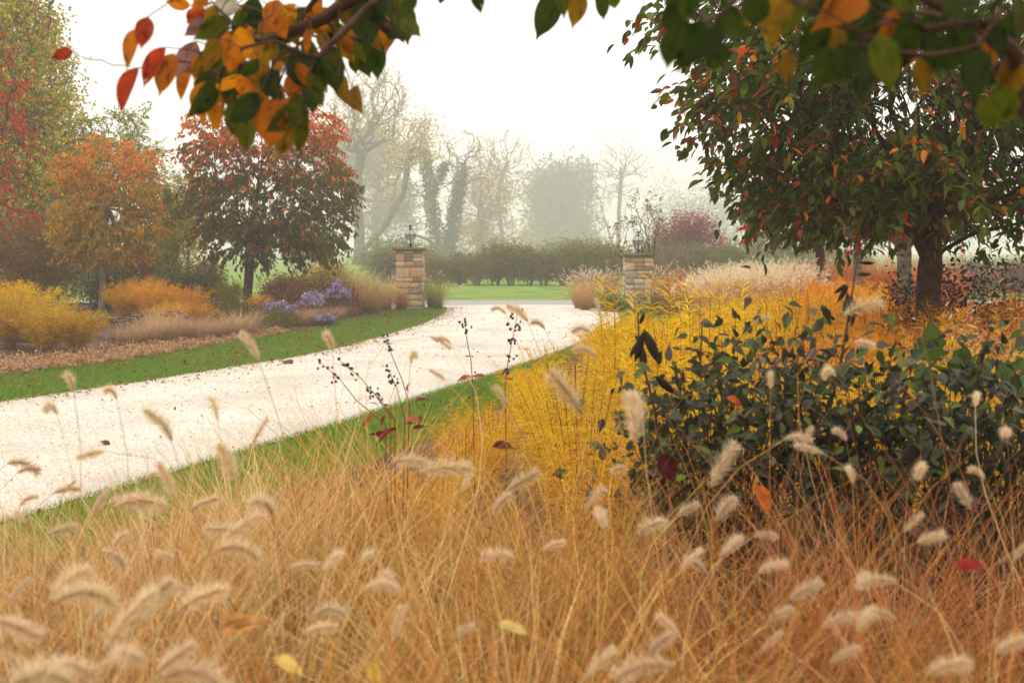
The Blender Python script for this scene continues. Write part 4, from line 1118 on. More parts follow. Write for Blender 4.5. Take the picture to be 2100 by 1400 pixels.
# the wiry star-shaped tips that stand above the drift
SPK = thread_mesh(240, stems=5, per=120, Hh=1.0, spread=.12, lw=.0035, ll=.095)
for lb, px, py, Y in [('wiry yellow stem tips in front of the right pillar base', 1278, 598, 7.2), ('wiry yellow stem tips right of the right pillar', 1396, 604, 7.4), ('wiry yellow stem tips before the low shrubs', 1482, 608, 7.3), ('short wiry yellow stem tips between the taller ones', 1335, 628, 7.0), ('wiry yellow stem tips left of the tallest pod stalk', 1440, 632, 6.9)]:
    p = base_at(px, Y); threadleaf(lb, p, at(px, py, Y)[2] - p[2], YEL, SPK, .9)
LEFT_TH = [
 ('large yellow-green feathery plant at the left edge of the bed', 20, 20.2, .92, LIME, 1.2), ('second yellow-green feathery plant from the left edge', 95, 19.8, .82, LIME, 1.2), ('yellow feathery plant behind the two at left edge', 60, 21.6, 1.0, YEL, 1.1), ('round yellow-green feathery plant nearest the brown tufts at left', 158, 20.2, .72, LIME, 1.25), ('tall gold feathery plant at far left', -10, 21.6, 1.05, GOLD, 1.1),
 ('orange feathery plant just right of the slim grey trunk', 262, 26.5, .85, (.92, .74, .75), 1.1), ('large orange feathery plant in the middle of the left bed', 315, 26.2, .95, (.92, .68, .75), 1.15), ('orange feathery plant at the right end of its group', 380, 26.4, .85, (.92, .66, .75), 1.15), ('low amber feathery plant in front of the orange ones', 350, 25.4, .6, (.92, .76, .75), 1.2), ('orange feathery plant at the back of its group', 290, 27.5, .95, (.92, .66, .75), 1.0), ('low orange feathery plant right of the dry seed heads', 400, 25.6, .6, (.92, .64, .75), 1.2),
 ('olive-green feathery plant behind the cherry trunk', 470, 31.5, .8, (.5, .66, .6), 1.1), ('small amber feathery plant right of the cherry trunk', 532, 29.5, .62, (1.05, .78, .6), 1.1)]
for lb, px, Y, h, c, w in LEFT_TH:
    threadleaf(lb, base_at(px, Y), h, np.array(c) * .9, THF[rg.integers(2)], w * .95)

# ---- mid-distance grasses
def far_clump(seed, n, L, cb, ct, lean, droop, width, heads=0, headcol=None, r0=.15, hl=.11):
    ma = MA(); rgx = np.random.default_rng(seed)
    blades(ma, n, r0, L, L * .15, lean, droop, width, 5, cb, ct, rgx)
    me = ma.mesh('blade_tuft'); me.materials.append(M['grass'])
    hm = None
    if heads:
        hb = MA(); tmp = MA()
        P = blades(tmp, heads, r0 * .9, L * 1.08, L * .1, lean * 1.15, droop * .75, .002, 5, cb, ct, rgx)
        ribbons(hb, P, np.full(P.shape[:2], .003), np.tile([[1., 0, 0]], (heads, 1)), pick(ct, heads, rgx))
        for i in range(heads):
            e = P[i, -1]; dv = nrmz(P[i, -1] - P[i, -2]); dv = nrmz(dv + np.array([0, 0, -.25]))
            k = 34; u = rgx.random(k); p = e + dv * (u * hl)[:, None]
            d = nrmz(nrmz(np.cross(dv, rgx.normal(0, 1, (k, 3)))) + dv * .7)
            ln = .024 * np.interp(u, [0, .2, .7, 1], [.6, 1, .9, .4])
            ribbons(hb, np.stack([p, p + d * ln[:, None]], 1), np.tile([[.005, .002]], (k, 1)), nrmz(np.cross(d, rgx.normal(0, 1, (k, 3)))), pick(headcol, k, rgx, .08))
        hm = hb.mesh('seed_head_cluster'); hm.materials.append(M['plume'])
    return me, hm
PALEH = pal(('f2e8d4', 3), ('e6d6b8', 2), ('f8f2e4', 1)); TANH = pal(('d2b48e', 2), ('c7a276', 2), ('e0c8a4', 1))
TANB = pal(('8a6434', 2), ('9c7440', 2), ('7d6a34', 1)); TANT = pal(('cfa068', 2), ('c08c54', 2), ('dcb888', 1))
GT = {
 'white': far_clump(301, 420, .95, TANB, TANT, .3, 1.1, .006, 90, PALEH),
 'tan': far_clump(302, 480, .9, TANB, TANT, .3, 1.2, .006, 46, TANH),
 'russet': far_clump(303, 420, .75, pal(('7a4a26', 1), ('8d5a2c', 1)), pal(('b8763e', 2), ('a8652f', 2), ('c88a50', 1)), .35, 1.0, .007, 14, TANH),
 'green': far_clump(304, 460, .95, pal(('5d6a26', 2), ('6f742c', 1)), pal(('a09a40', 2), ('b89a4a', 1), ('869038', 1)), .28, 1.0, .007, 16, PALEH),
 'tuft': far_clump(305, 520, .42, pal(('6a4630', 1), ('7d5438', 1)), pal(('d8b68e', 2), ('c8a074', 2), ('e8cea6', 1)), .5, 1.3, .006, 0),
 'pink': far_clump(306, 480, .45, pal(('7d5a3c', 1), ('8f6a48', 1)), pal(('dcae84', 2), ('cc9a70', 2), ('e8c49c', 1)), .45, 1.2, .007, 0)}
def grass(kind, label, px, Y, s=1.0, group=None, name='ornamental_grass', color=None, p=None):
    t = thing(name, label, 'plant', base_at(px, Y) if p is None else p, group)
    me, hm = GT[kind]
    rz = rg.uniform(0, 6.28)
    for nm, m_ in (('blade_tuft', me), ('seed_head_cluster', hm)):
        if m_ is None: continue
        o = obj(nm, m_, None, t, color=color if color is not None else np.ones(3) * rg.uniform(.9, 1.1))
        o.scale = (s, s, s); o.rotation_euler = (0, 0, rz)
    return t
for lb, px, Y, k, s in [
 ('tan fountain grass beside the dark red shrub', 722, 33.5, 'tan', 1.0), ('tall tan fountain grass in the middle of the clump left of the left pillar', 752, 34.6, 'tan', 1.1), ('tan fountain grass nearest the lawn left of the left pillar', 765, 33.2, 'tan', .85), ('pale tan fountain grass behind the russet tuft', 790, 35.5, 'tan', 1.0), ('low russet grass tuft at the foot of the left pillar', 822, 34.9, 'russet', .85), ('green and gold grass right of the left pillar', 888, 36.8, 'green', 1.0), ('smaller green grass at the drive edge by the left pillar', 898, 36.0, 'green', .75), ('tan grass behind the purple asters', 735, 36, 'tan', 1.1),
 ('pale flowered fountain grass at the drive edge left of the right pillar', 1190, 36.5, 'white', 1.0), ('second pale fountain grass left of the right pillar', 1218, 36.9, 'white', 1.05), ('pale fountain grass touching the right pillar', 1250, 36.6, 'white', 1.05), ('russet based grass in front of the pale ones left of the right pillar', 1200, 35.4, 'tan', .8), ('low green grass by the drive left of the right pillar', 1240, 35.2, 'green', .6), ('pale fountain grass behind the right pillar', 1350, 37.0, 'white', 1.15)]:
    grass(k, lb, px, Y, s)
for i in range(9):
    px = [268, 300, 335, 370, 405, 438, 470, 498, 330][i]; py = [712, 708, 706, 704, 703, 700, 697, 692, 690][i]
    grass('tuft', ('low brown grass tuft, %s from the left in the row by the left lawn' % ORD[i]) if i < 8 else 'low brown grass tuft set behind the row by the left lawn', 0, 0, rg.uniform(.85, 1.15), 'low brown tufts along the left lawn', 'grass_tuft', p=on_g(px, py)).scale = (1.3, 1.3, 1.25)
for i, (px, py) in enumerate([(622, 670), (645, 668), (668, 663), (692, 657), (712, 650)]):
    grass('pink', '%s low pinkish straw tuft from the left at the lawn edge below the asters' % ORD[i], 0, 0, rg.uniform(.8, 1.05), 'pinkish straw tufts below the asters', 'grass_tuft', p=on_g(px, py))
# white-plumed drift on the right
k = 0
for Y in (21.5, 23, 24.5, 26, 27.5, 29, 31):
    for px in np.arange(1470, 1640, 900 / Y):
        grass('white', 'pale plumed fountain grass in the white drift behind the yellow plants', px + rg.uniform(-8, 8) + (Y - 24) * 3, Y + rg.uniform(-.5, .5), rg.uniform(.95, 1.12), 'white-plumed drift on the right', color=np.array([1, .97, .88]) * rg.uniform(.92, 1.08))
for Y in (24, 26.5, 29, 32):
    for px in np.arange(1660, 1950, 1150 / Y):
        if rg.random() < .25: continue
        grass('russet', 'rusty orange grass in the far drift behind the cherry trunks', px + rg.uniform(-10, 10), Y + rg.uniform(-.8, .8), rg.uniform(1.1, 1.45), 'rusty drift behind the cherry trunks', color=(1.15, .75, .55))
for i, (px, Y, s) in enumerate([(1385, 33.4, 1.35), (1412, 33.0, 1.5), (1440, 33.3, 1.35)]):
    grass('russet', ['left', 'middle', 'right'][i] + ' of the three upright rust-orange grasses right of the right pillar', px, Y, s, 'rust-orange grasses by the right pillar', color=(1.3, .72, .35))
GRS = pal(('4d5a34', 3), ('5f6a3e', 2), ('77804e', 1))
for i, (lb, px, Y, w, h) in enumerate([('low green shrub at the foot of the right pillar', 1345, 33.2, 45, 30), ('low grey-green shrub right of the one at the right pillar', 1400, 33.0, 45, 28), ('dark green low shrub left of the right pillar base', 1262, 34.8, 28, 24)]):
    shrub('low_shrub', lb, 'shrub', base_at(px, Y), w * mpp(Y), h * mpp(Y) * .6, 0, 90, 26, .1, .06, .03, GRS, 80 + i, 6, rstem=.008)
# asters: leafy domes covered in small star flowers
def aster(label, px, Y, wp, hpx, seed, n=420):
    rgx = np.random.default_rng(seed); b = base_at(px, Y); s = mpp(Y); rx, rz = wp * s, hpx * s
    t = shrub('aster', label, 'plant', b, rx, rz * .5, 0, 70, 22, .08, .05, .02, pal(('5a6448', 2), ('6f7058', 2), ('6a5a4c', 1)), seed, 5, rstem=.006, crownname='leafage')
    d = nrmz(rgx.normal(0, 1, (n, 3))); d[:, 2] = np.abs(d[:, 2]) * .9 + .25; d = nrmz(d)
    lump = 1 + .22 * np.sin(d[:, 0] * 6 + seed) * np.cos(d[:, 2] * 7 + seed * 2)
    p = d * np.array([rx * 1.1, rx, rz * .55]) * (lump * rgx.uniform(.78, 1.15, n))[:, None] + np.array([0, 0, rz * .5])
    ma = MA(); cols = pick(pal(('b8a2cc', 3), ('a58cc0', 3), ('ccbcdc', 2), ('90789f', 1.4)), n, rgx, .1)
    k = 7
    nn = nrmz(d + rgx.normal(0, .35, (n, 3)) + np.array([0, -.3, .2]))
    for j in range(k):
        a = j / k * 6.28
        u0 = nrmz(np.cross(nn, np.tile([[.3, .2, 1.]], (n, 1)))); v0 = np.cross(nn, u0)
        dd = u0 * math.cos(a) + v0 * math.sin(a)
        add_leaves(ma, p, dd, nn, .032, .017, cols, 'tiny')
    add_leaves(ma, p + nn * .003, u0, nn, .008, .008, pick(pal(('d0a030', 1), ('a8702c', 1)), n, rgx), 'tiny')
    obj('blossom_cover', ma, 'leaf', t, kind='stuff')
aster('low purple aster nearest the cherry trunk', 556, 28.6, 22, 40, 90)
aster('second purple aster right of the cherry trunk', 586, 28.2, 26, 44, 91)
aster('tall purple aster beside the dry seed shrub', 640, 29.6, 24, 58, 92)
aster('highest purple aster behind the dark red shrub', 694, 31.2, 28, 72, 93)
aster('small purple aster low at the edge of the straw tufts', 664, 27.8, 20, 24, 94)
aster('pale purple aster low behind the rust-orange grasses', 1445, 32.2, 22, 26, 95, 200)
# dry flat flower heads (stonecrop)
def stonecrop(label, px, py, seed, n=14):
    rgx = np.random.default_rng(seed); b = on_g(px, py)
    t = thing('stonecrop', label, 'plant', b); ma = MA()
    for i in range(n):
        e = np.array([rgx.normal(0, .16), rgx.normal(0, .12), rgx.uniform(.32, .5)])
        tube(ma, [(e[0] * .3, e[1] * .3, 0), (e[0] * .7, e[1] * .7, e[2] * .6), e], .005, 4, hx('7a5a44'))
        h = MA(); c = hx('8a7060') * rgx.uniform(.85, 1.2)
        lathe(h, [(0, -.02), (.03, -.012), (.055, .0), (.05, .016), (.025, .024), (0, .026)], 9, e, c)
        obj('flower_head', h, 'dense', t)
    obj('stem', ma, 'dense', t)
stonecrop('dry brown flat-headed stonecrop among the brown tufts', 275, 700, 1)
stonecrop('dry mauve-brown stonecrop in front of the orange feathery plants', 350, 690, 2, 9)
stonecrop('dry brown stonecrop at the end of the yellow-green plants', 235, 705, 3, 10)
# rust-coloured ground cover strip along the left lawn
ma = MA(); rgx = np.random.default_rng(5)
n = 26000
u = rgx.random(n); e0 = resample(BED_L, 200)
i = (60 + u * 75).astype(int).clip(0, 198); bp_ = e0[i] + (e0[i + 1] - e0[i]) * rgx.random((n, 1))
w = np.abs(rgx.normal(0, .55, n)); w = np.clip(w, 0, 1.5)
pos = np.stack([bp_[:, 0] - w, bp_[:, 1] + w * .6, np.zeros(n)], 1)
pos[:, 2] = H(pos[:, 0], pos[:, 1]) + .02 + .13 * rgx.random(n) * (.5 + .5 * np.sin(pos[:, 0] * 9) * np.sin(pos[:, 1] * 7))
add_leaves(ma, pos, rand_dir(n, -.5, rgx), rand_dir(n, -.6, rgx), .06 * rgx.uniform(.6, 1.3, n), .03, pick(pal(('bc9470', 3), ('c8a27c', 3), ('a07454', 2), ('d4b894', 1.2), ('86783e', .8)), n, rgx), 'tiny')
tag(obj('ground_cover', ma, 'leaf'), 'rusty brown ground cover strip along the left lawn', 'ground cover', kind='stuff')

# ------------------------------------------------------------------ the large green cherry on the right, and its row
DG = pal(('3e4e12', 4), ('4e5e18', 4), ('647226', 2.4), ('5e4a22', 1.5), ('6e4428', 1), ('c0661c', .6), ('cc8420', .4), ('b03a20', .3))
def near_cherry():
    rgx = np.random.default_rng(70)
    px, Y = 1905, 11.0
    b = base_at(px, Y)
    tp = [b - np.array([0, 0, .1])] + [at(x, y, Y) for x, y in ((1903, 620), (1908, 540), (1913, 470), (1920, 380), (1925, 280), (1930, 150), (1935, 20))]
    tp = np.array(tp); s = np.concatenate([[0], np.cumsum(np.linalg.norm(np.diff(tp, axis=0), axis=1))]); tt = np.linspace(0, s[-1], 22)
    tk = np.stack([np.interp(tt, s, tp[:, i]) for i in range(3)], 1)
    lob = pix_lobes([(1700, 330, 190, 90), (1560, 250, 140, 80), (1830, 260, 200, 110), (1620, 120, 200, 100), (1480, 60, 150, 60), (1850, 100, 220, 120), (1700, 405, 130, 48), (1850, 390, 160, 45), (2010, 400, 130, 48), (2050, 300, 150, 110), (2080, 130, 170, 120), (1560, 330, 60, 45), (1620, 400, 70, 40), (2130, 430, 120, 42), (1750, -60, 330, 90), (1420, 10, 80, 30), (1760, 430, 100, 28), (1500, 180, 90, 50)], Y, 1.6)
    A = sample_lobes(lob, 1080, rgx, .35)
    A[:, 2] += .04
    A[:, 1] += rgx.normal(-.3, .3, len(A))
    P, par = grow(tk, A, .2, rgx, first=6, jit=.08, rise=.15, alpha=.4)
    rad, cnt = radii(P, par, .105, .0035)
    t = thing('cherry_tree', 'large dark green cherry with scattered orange leaves filling the upper right', 'tree', b)
    wood(t, P, par, rad, cnt, 'bark_dark', k=6, n_trunk=22, origin=b, kk=14)
    # leaves hang in drooping sprays from each twig
    per = 16; n = len(A) * per
    data = sprays(A, per, .46, .116, .05, rgx, None, DG, .38, .18, (b[0], b[1] + .8, 3.2)); pos = data[0]
    # the 300 leaves nearest the camera inside the picture are parts of their own
    pxs = 1050 + pos[:, 0] / pos[:, 1] * F; pys = 515 - (pos[:, 2] - CZ) / pos[:, 1] * F
    vis = (pxs > 1250) & (pxs < 2100) & (pys > 0) & (pys < 600)
    edge = np.where(vis, pos[:, 1] + rgx.uniform(0, .5, n), 1e9)
    idx = np.argsort(edge)[:300]; msk = np.ones(n, bool); msk[idx] = False
    leaf_parts(t, [a[idx] for a in data], b, 'mid', 'leaf_part')
    crown(t, [a[msk] for a in data], b, 'mid', 'glossy', 'crown', 'stuff')
near_cherry()
ORC = pal(('b8602c', 3), ('c87a34', 2), ('6a5a2c', 2), ('a84a2c', 2), ('4d4a26', 2))
tree('cherry_tree', 'second cherry in the right-hand row with a pale grey trunk', 1857, 17.5, [(1855, 560), (1856, 500), (1860, 430)],
     [(1850, 400, 120, 60), (1780, 430, 80, 40), (1930, 420, 90, 50), (1850, 320, 110, 60)], 200, .095, .005, 22, .15, .11, .05, DG, 'bark_pale', .25, .6, 'mid', depth=1.0, seed=71, leafmat='glossy', minr=.006)
tree('cherry_tree', 'third cherry in the right-hand row with orange leaves and thin pale trunk', 1760, 23, [(1758, 550), (1757, 500), (1758, 460)],
     [(1760, 430, 75, 50), (1720, 450, 50, 35), (1800, 450, 55, 40), (1760, 370, 60, 50)], 170, .075, .005, 22, .15, .11, .05, ORC, 'bark_pale', .25, .6, 'mid', depth=1.0, seed=72, minr=.006)
tree('cherry_tree', 'farthest cherry in the right-hand row, green with orange at its tip', 1683, 27, [(1683, 520), (1683, 490), (1680, 440)],
     [(1660, 440, 70, 30), (1610, 470, 50, 22), (1700, 460, 60, 30), (1560, 420, 40, 40), (1600, 400, 55, 40), (1660, 390, 60, 40)], 230, .1, .005, 26, .15, .11, .05, pal(('3e4a26', 3), ('55592c', 2), ('a8622c', 1), ('b5482f', .5)), 'bark_dark', .25, .6, 'mid', depth=1.1, seed=73, leafmat='glossy', minr=.006)
# sapling with leathery leaves behind the right pillar, bare shrub further right
t, A, P, b = tree('magnolia_sapling', 'thin many-stemmed sapling with few leaves behind the right pillar', 1318, 38, [(1316, 560), (1314, 520)],
     [(1310, 430, 35, 35), (1300, 480, 45, 40), (1340, 460, 30, 40), (1290, 510, 40, 25), (1345, 500, 30, 30), (1325, 410, 25, 20)], 170, .05, .004, 5, .12, .13, .05, pal(('7a7a40', 2), ('8f7c48', 2), ('a08a50', 1), ('5f6434', 1)), 'bark_dark', .3, .1, 'mid', depth=.8, seed=74, leafed=.75, rise=1.2)
for i, (lb, px, Y, lobes) in enumerate([('bare twiggy shrub behind the white drift', 1550, 36, [(1545, 470, 40, 45), (1560, 510, 50, 35), (1520, 500, 30, 35), (1590, 490, 35, 45)]), ('bare twiggy bush behind the sapling', 1370, 42, [(1370, 500, 40, 35), (1340, 520, 30, 25), (1400, 520, 30, 25)])]):
    tree('bare_shrub', lb, px, Y, [(px, 575), (px, 555)], lobes, 230, .04, .004, 2, .08, .06, .03, pal(('8a6a4a', 2), ('a07850', 1)), 'bark_grey', .25, .2, depth=.7, seed=75 + i, rise=1.5, leafed=.5)
for i, (px, Y, w, h) in enumerate([(2040, 52, 70, 55), (2110, 50, 60, 60), (1985, 54, 50, 50), (1940, 55, 45, 40)]):
    shrub('bramble_shrub', ['brown-purple bramble thicket at the right edge beyond the lawn', 'brown-purple bramble cut by the right edge of the photo', 'brown bramble thicket between the trunk and the right lawn', 'low brown bramble right behind the large trunk'][i], 'shrub', base_at(px, Y), w * mpp(Y), h * mpp(Y) * .55, 0, 150, 26, .2, .11, .05, pal(('6d4a3c', 3), ('7d5a48', 2), ('5c4436', 2)), 130 + i, 8, rstem=.015)
# dark-leaved small shrubs round the big trunk
for i, (lb, px, Y, w, h) in enumerate([('dark-leaved small shrub right of the large trunk', 1975, 11.6, 55, 80), ('thin dark-leaved shrub at the lawn edge far right', 2050, 12.2, 50, 70), ('dark-leaved small shrub left of the large trunk', 1850, 11.9, 30, 62)]):
    b = base_at(px, Y); zt = at(px, 540 if i == 0 else 560 if i == 1 else 590, Y)[2] - b[2]
    shrub('dark_shrub', lb, 'shrub', b, w * mpp(Y), zt * .3, zt * .45, 60, 12, .07, .045, .026, pal(('3f3a34', 3), ('54483e', 2), ('6a584a', 1)), 140 + i, 9, 'mid', 'glossy', 'bark_dark', rstem=.006)
# pinkish twiggy shrub in the right bed
for i, (lb, px, Y) in enumerate([('straw-pink leafy shrub at the right edge of the yellow drift', 2010, 7.6), ('second straw-pink shrub cut by the right edge', 2090, 7.2)]):
    b = base_at(px, Y); zt = at(px, 630, Y)[2] - b[2]
    shrub('straw_shrub', lb, 'shrub', b, .36, zt * .34, zt * .3, 80, 14, .07, .06, .014, pal(('c89a6c', 2), ('b0724e', 2), ('d8b88c', 1), ('8a4a3a', 1)), 150 + i, 10, 'mid', 'leaf', 'bark', rstem=.004)

# ------------------------------------------------------------------ false indigo: dark leaves and black pods
def pod_mesh(seed):
    rgx = np.random.default_rng(seed); ma = MA()
    u = np.linspace(0, 1, 9); r = np.array([.02, .1, .17, .2, .2, .18, .13, .06, .004])
    ax = np.stack([.12 * np.sin(u * 2.2) * rgx.uniform(-1, 1), 0 * u, u], 1)
    tube(ma, ax, r, 8); me = ma.mesh('seed_pod', True); me.materials.append(M['stem']); return me
PODS = [pod_mesh(i) for i in range(4)]
BL = pal(('333a20', 4), ('3f462a', 3), ('4f5a38', 2), ('36302a', 3), ('5a6a2c', 1.5), ('5a5046', 1.2))
def indigo(label, px, Y, lobes, stalks, seed, nparts, twigs=150):
    rgx = np.random.default_rng(seed); b = base_at(px, Y)
    t = thing('false_indigo', label, 'plant', b)
    lb = pix_lobes(lobes, Y, .35); A = sample_lobes(lb, twigs, rgx, .3)
    A = A[A[:, 2] > b[2] + .15]
    ma = MA()
    for a in A:
        o = np.array([rgx.normal(0, .12), rgx.normal(0, .1), 0]); e = a - b; u = np.linspace(0, 1, 6)[:, None]
        c1 = o * .5 + e * .5 + np.array([0, 0, .12])
        tube(ma, (1 - u) ** 2 * o + 2 * u * (1 - u) * c1 + u * u * e, np.linspace(.004, .0018, 6), 4, cap=False)
    obj('stem', ma, 'stem', t, color=hx('3a2c22'))
    per = 10; n = len(A) * per; v = np.repeat(rgx.random(len(A)), per)
    pos = np.repeat(A, per, 0) + rgx.normal(0, .10, (n, 3))
    d = nrmz(rgx.normal(0, .8, (n, 3)) + np.array([0, -.1, .15])); nn = nrmz(rgx.normal(0, .45, (n, 3)) + np.array([0, -.4, 1]))
    ll = .066 * rgx.uniform(.65, 1.25, n); ww = ll * rgx.uniform(.4, .52, n)
    data = (pos, d, nn, ll, ww, pick(BL, n, rgx, .18))
    edge = pos[:, 1] - .6 * (pos[:, 2] - b[2]) + rgx.uniform(0, .4, n)
    idx = np.argsort(edge)[:nparts]; msk = np.ones(n, bool); msk[idx] = False
    leaf_parts(t, [a[idx] for a in data], b, 'obov', 'dark_leaf_part')
    crown(t, [a[msk] for a in data], b, 'obov', 'glossy', 'leafage', 'stuff')
    for pts, pods in stalks:
        q = np.array([at(x, y, Y - .15) for x, y in pts]) - b
        q = np.concatenate([[[q[0][0] * .6, q[0][1] * .6, 0]], q]); ma = MA()
        tube(ma, q, np.linspace(.006, .003, len(q)), 5); obj('stalk', ma, 'stem', t, color=hx('4a3226'))
        for (x0, y0, x1, y1) in pods:
            a0, a1 = at(x0, y0, Y - .15) - b, at(x1, y1, Y - .15 + rgx.normal(0, .02)) - b
            z = Vector(a1 - a0); L = z.length; z.normalize(); x = z.orthogonal().normalized(); yv = z.cross(x); W = L * .62
            o = bpy.data.objects.new('seed_pod', PODS[rgx.integers(4)]); COL.objects.link(o); o.parent = t
            o.matrix_basis = Matrix(((x[0] * W, yv[0] * W, z[0] * L, a0[0]), (x[1] * W, yv[1] * W, z[1] * L, a0[1]), (x[2] * W, yv[2] * W, z[2] * L, a0[2]), (0, 0, 0, 1)))
            o.color = (*(hx('2e241f') * rgx.uniform(.7, 1.5)), 1)
    return t
indigo('dark grey-green pod-bearing plant with a pod spike against the yellow drift', 1480, 5.0,
       [(1500, 770, 110, 45), (1420, 850, 130, 70), (1560, 850, 110, 80), (1350, 930, 110, 80), (1500, 960, 170, 90), (1620, 730, 60, 40)],
       [([(1345, 850), (1325, 770), (1310, 690), (1308, 640)], [(1312, 665, 1322, 640), (1318, 680, 1300, 745), (1320, 675, 1352, 752), (1315, 705, 1318, 770), (1345, 770, 1388, 812), (1350, 775, 1370, 800), (1390, 790, 1385, 760), (1402, 785, 1400, 755), (1310, 700, 1290, 735)]),
        ([(1445, 850), (1436, 760), (1440, 660)], [(1420, 800, 1406, 835), (1400, 810, 1395, 845)])], 160, 210, 130)
indigo('dark pod-bearing plant with the tallest pod stalk, in front of the cherry', 1790, 4.9,
       [(1750, 820, 120, 70), (1850, 880, 140, 80), (1680, 900, 110, 80), (1800, 980, 180, 90), (1650, 790, 70, 50)],
       [([(1700, 850), (1725, 740), (1742, 640), (1760, 520)], [(1744, 545, 1740, 520), (1762, 538, 1796, 538), (1756, 562, 1790, 560), (1738, 582, 1708, 602), (1740, 585, 1716, 622), (1738, 600, 1742, 662), (1745, 605, 1756, 650), (1748, 615, 1768, 645), (1736, 610, 1730, 640), (1752, 640, 1745, 672)])], 161, 210, 128)
indigo('dark pod-bearing plant at the right edge with scattered hanging pods', 2010, 5.0,
       [(1960, 860, 130, 80), (2060, 820, 100, 70), (2040, 950, 150, 90), (1950, 760, 70, 45), (2100, 900, 90, 90)],
       [([(1850, 850), (1860, 760), (1885, 700)], [(1855, 720, 1845, 748), (1868, 715, 1880, 745), (1850, 750, 1838, 775), (1868, 748, 1866, 770)]),
        ([(2010, 830), (2015, 740)], [(2012, 745, 2022, 705), (2085, 720, 2110, 700)])], 162, 190, 100)
# lobed green leaves (oak-leaf hydrangea)
def lobed_mesh():
    ma = MA(); ang = np.linspace(0, 1, 15)
    half = [(0, .03), (.08, .06), (.15, .26), (.22, .2), (.3, .36), (.42, .46), (.46, .28), (.58, .34), (.68, .36), (.7, .2), (.8, .22), (.9, .16), (1, 0)]
    ctr = [(x, 0, -.12 * x * x) for x, _ in half]; L_ = [(x, -y, -.12 * x * x + .12 * y) for x, y in half]; R_ = [(x, y, -.12 * x * x + .12 * y) for x, y in half]
    k = len(half); V = ctr + L_ + R_; q = []
    for i in range(k - 1):
        q += [(i, i + 1, k + i + 1, k + i), (i, 2 * k + i, 2 * k + i + 1, i + 1)]
    return ma.add(V, q).mesh('leaf', True)
lm = lobed_mesh(); lm.materials.append(M['leaf_part']); LEAFMESH[('lobed', 'leaf_part')] = lm
rgx = np.random.default_rng(9)
b = base_at(1930, 5.6); t = thing('oakleaf_hydrangea', 'small plant with large lobed green leaves among the dark pod-bearing plants', 'plant', b)
lv = [(1905, 745, 1912, 675, .7), (1920, 770, 1870, 790, .6), (1950, 790, 1985, 720, .6), (1990, 780, 1960, 720, .6), (1940, 770, 1925, 740, .8), (2000, 770, 2040, 740, .6), (2040, 770, 2085, 745, .6), (1975, 800, 2010, 760, .7), (2070, 800, 2100, 770, .6), (1930, 800, 1900, 820, .7)]
pos = np.array([at(a, b2, 5.55) for a, b2, *_ in lv]); tip = np.array([at(l[2], l[3], 5.45) for l in lv]); d = tip - pos; ll = np.linalg.norm(d, axis=1)
leaf_parts(t, (pos, d, nrmz(np.tile([[0, -1, .5]], (len(lv), 1)) + rgx.normal(0, .3, (len(lv), 3))), ll, ll * .95, pick(pal(('4a5c28', 2), ('55682e', 2)), len(lv), rgx)), b, 'lobed', 'leaf_part')
ma = MA()
for p in pos - b:
    u = np.linspace(0, 1, 5)[:, None]; tube(ma, p * u + np.array([0, 0, .0]), np.linspace(.006, .003, 5), 5, cap=False)
obj('stem', ma, 'stem', t, color=hx('6a4a32'))

# ------------------------------------------------------------------ beardtongue seed stalks in front of the drive
def cap_mesh():
    ma = MA(); lathe(ma, [(0, 0), (.3, .15), (.42, .42), (.3, .75), (.08, 1.0), (0, 1.05)], 7); me = ma.mesh('seed_capsule', True); me.materials.append(M['stem']); return me
CAP = cap_mesh()
REDL = pal(('8a2f30', 2), ('a83f34', 2), ('7a3a40', 2), ('b05a48', 1))
def beardtongue(label, Y, stems, leaves, seed):
    rgx = np.random.default_rng(seed)
    r0 = at(*stems[0][0][0], Y); b = np.array([r0[0] + .03, Y, H1(r0[0], Y)])
    t = thing('beardtongue', label, 'plant', b)
    for pts, clusters in stems:
        q = np.array([at(x, y, Y) for x, y in pts]) - b
        q = np.concatenate([[[q[0][0] * .3, 0, 0]], [[q[0][0] * .8, 0, q[0][2] * .6]], q]); ma = MA()
        tube(ma, q, np.linspace(.003, .0014, len(q)), 5); st = obj('stem', ma, 'stem', t, color=hx('7a4438'))
        for (x, y, n) in clusters:
            c = at(x, y, Y) - b
            for i in range(n):
                o = bpy.data.objects.new('seed_capsule', CAP); COL.objects.link(o); o.parent = t
                o.location = c + rgx.normal(0, .009, 3) * np.array([1, .8, 1]); s = rgx.uniform(.010, .015) * Y / 5; o.scale = (s, s, s)
                o.rotation_euler = (rgx.normal(0, .6), rgx.normal(0, .6), rgx.uniform(0, 6)); o.color = (*(hx('3a2a26') * rgx.uniform(.7, 1.4)), 1)
    if leaves:
        pos = np.array([at(l[0], l[1], Y) for l in leaves]); tip = np.array([at(l[2], l[3], Y + rgx.normal(0, .03)) for l in leaves]); d = tip - pos; ll = np.linalg.norm(d, axis=1); n = len(ll)
        leaf_parts(t, (pos, d, nrmz(rgx.normal(0, .5, (n, 3)) + np.array([0, -.6, .7])), ll, ll * rgx.uniform(.22, .4, n), pick(REDL, n, rgx)), b, 'mid', 'leaf_part')
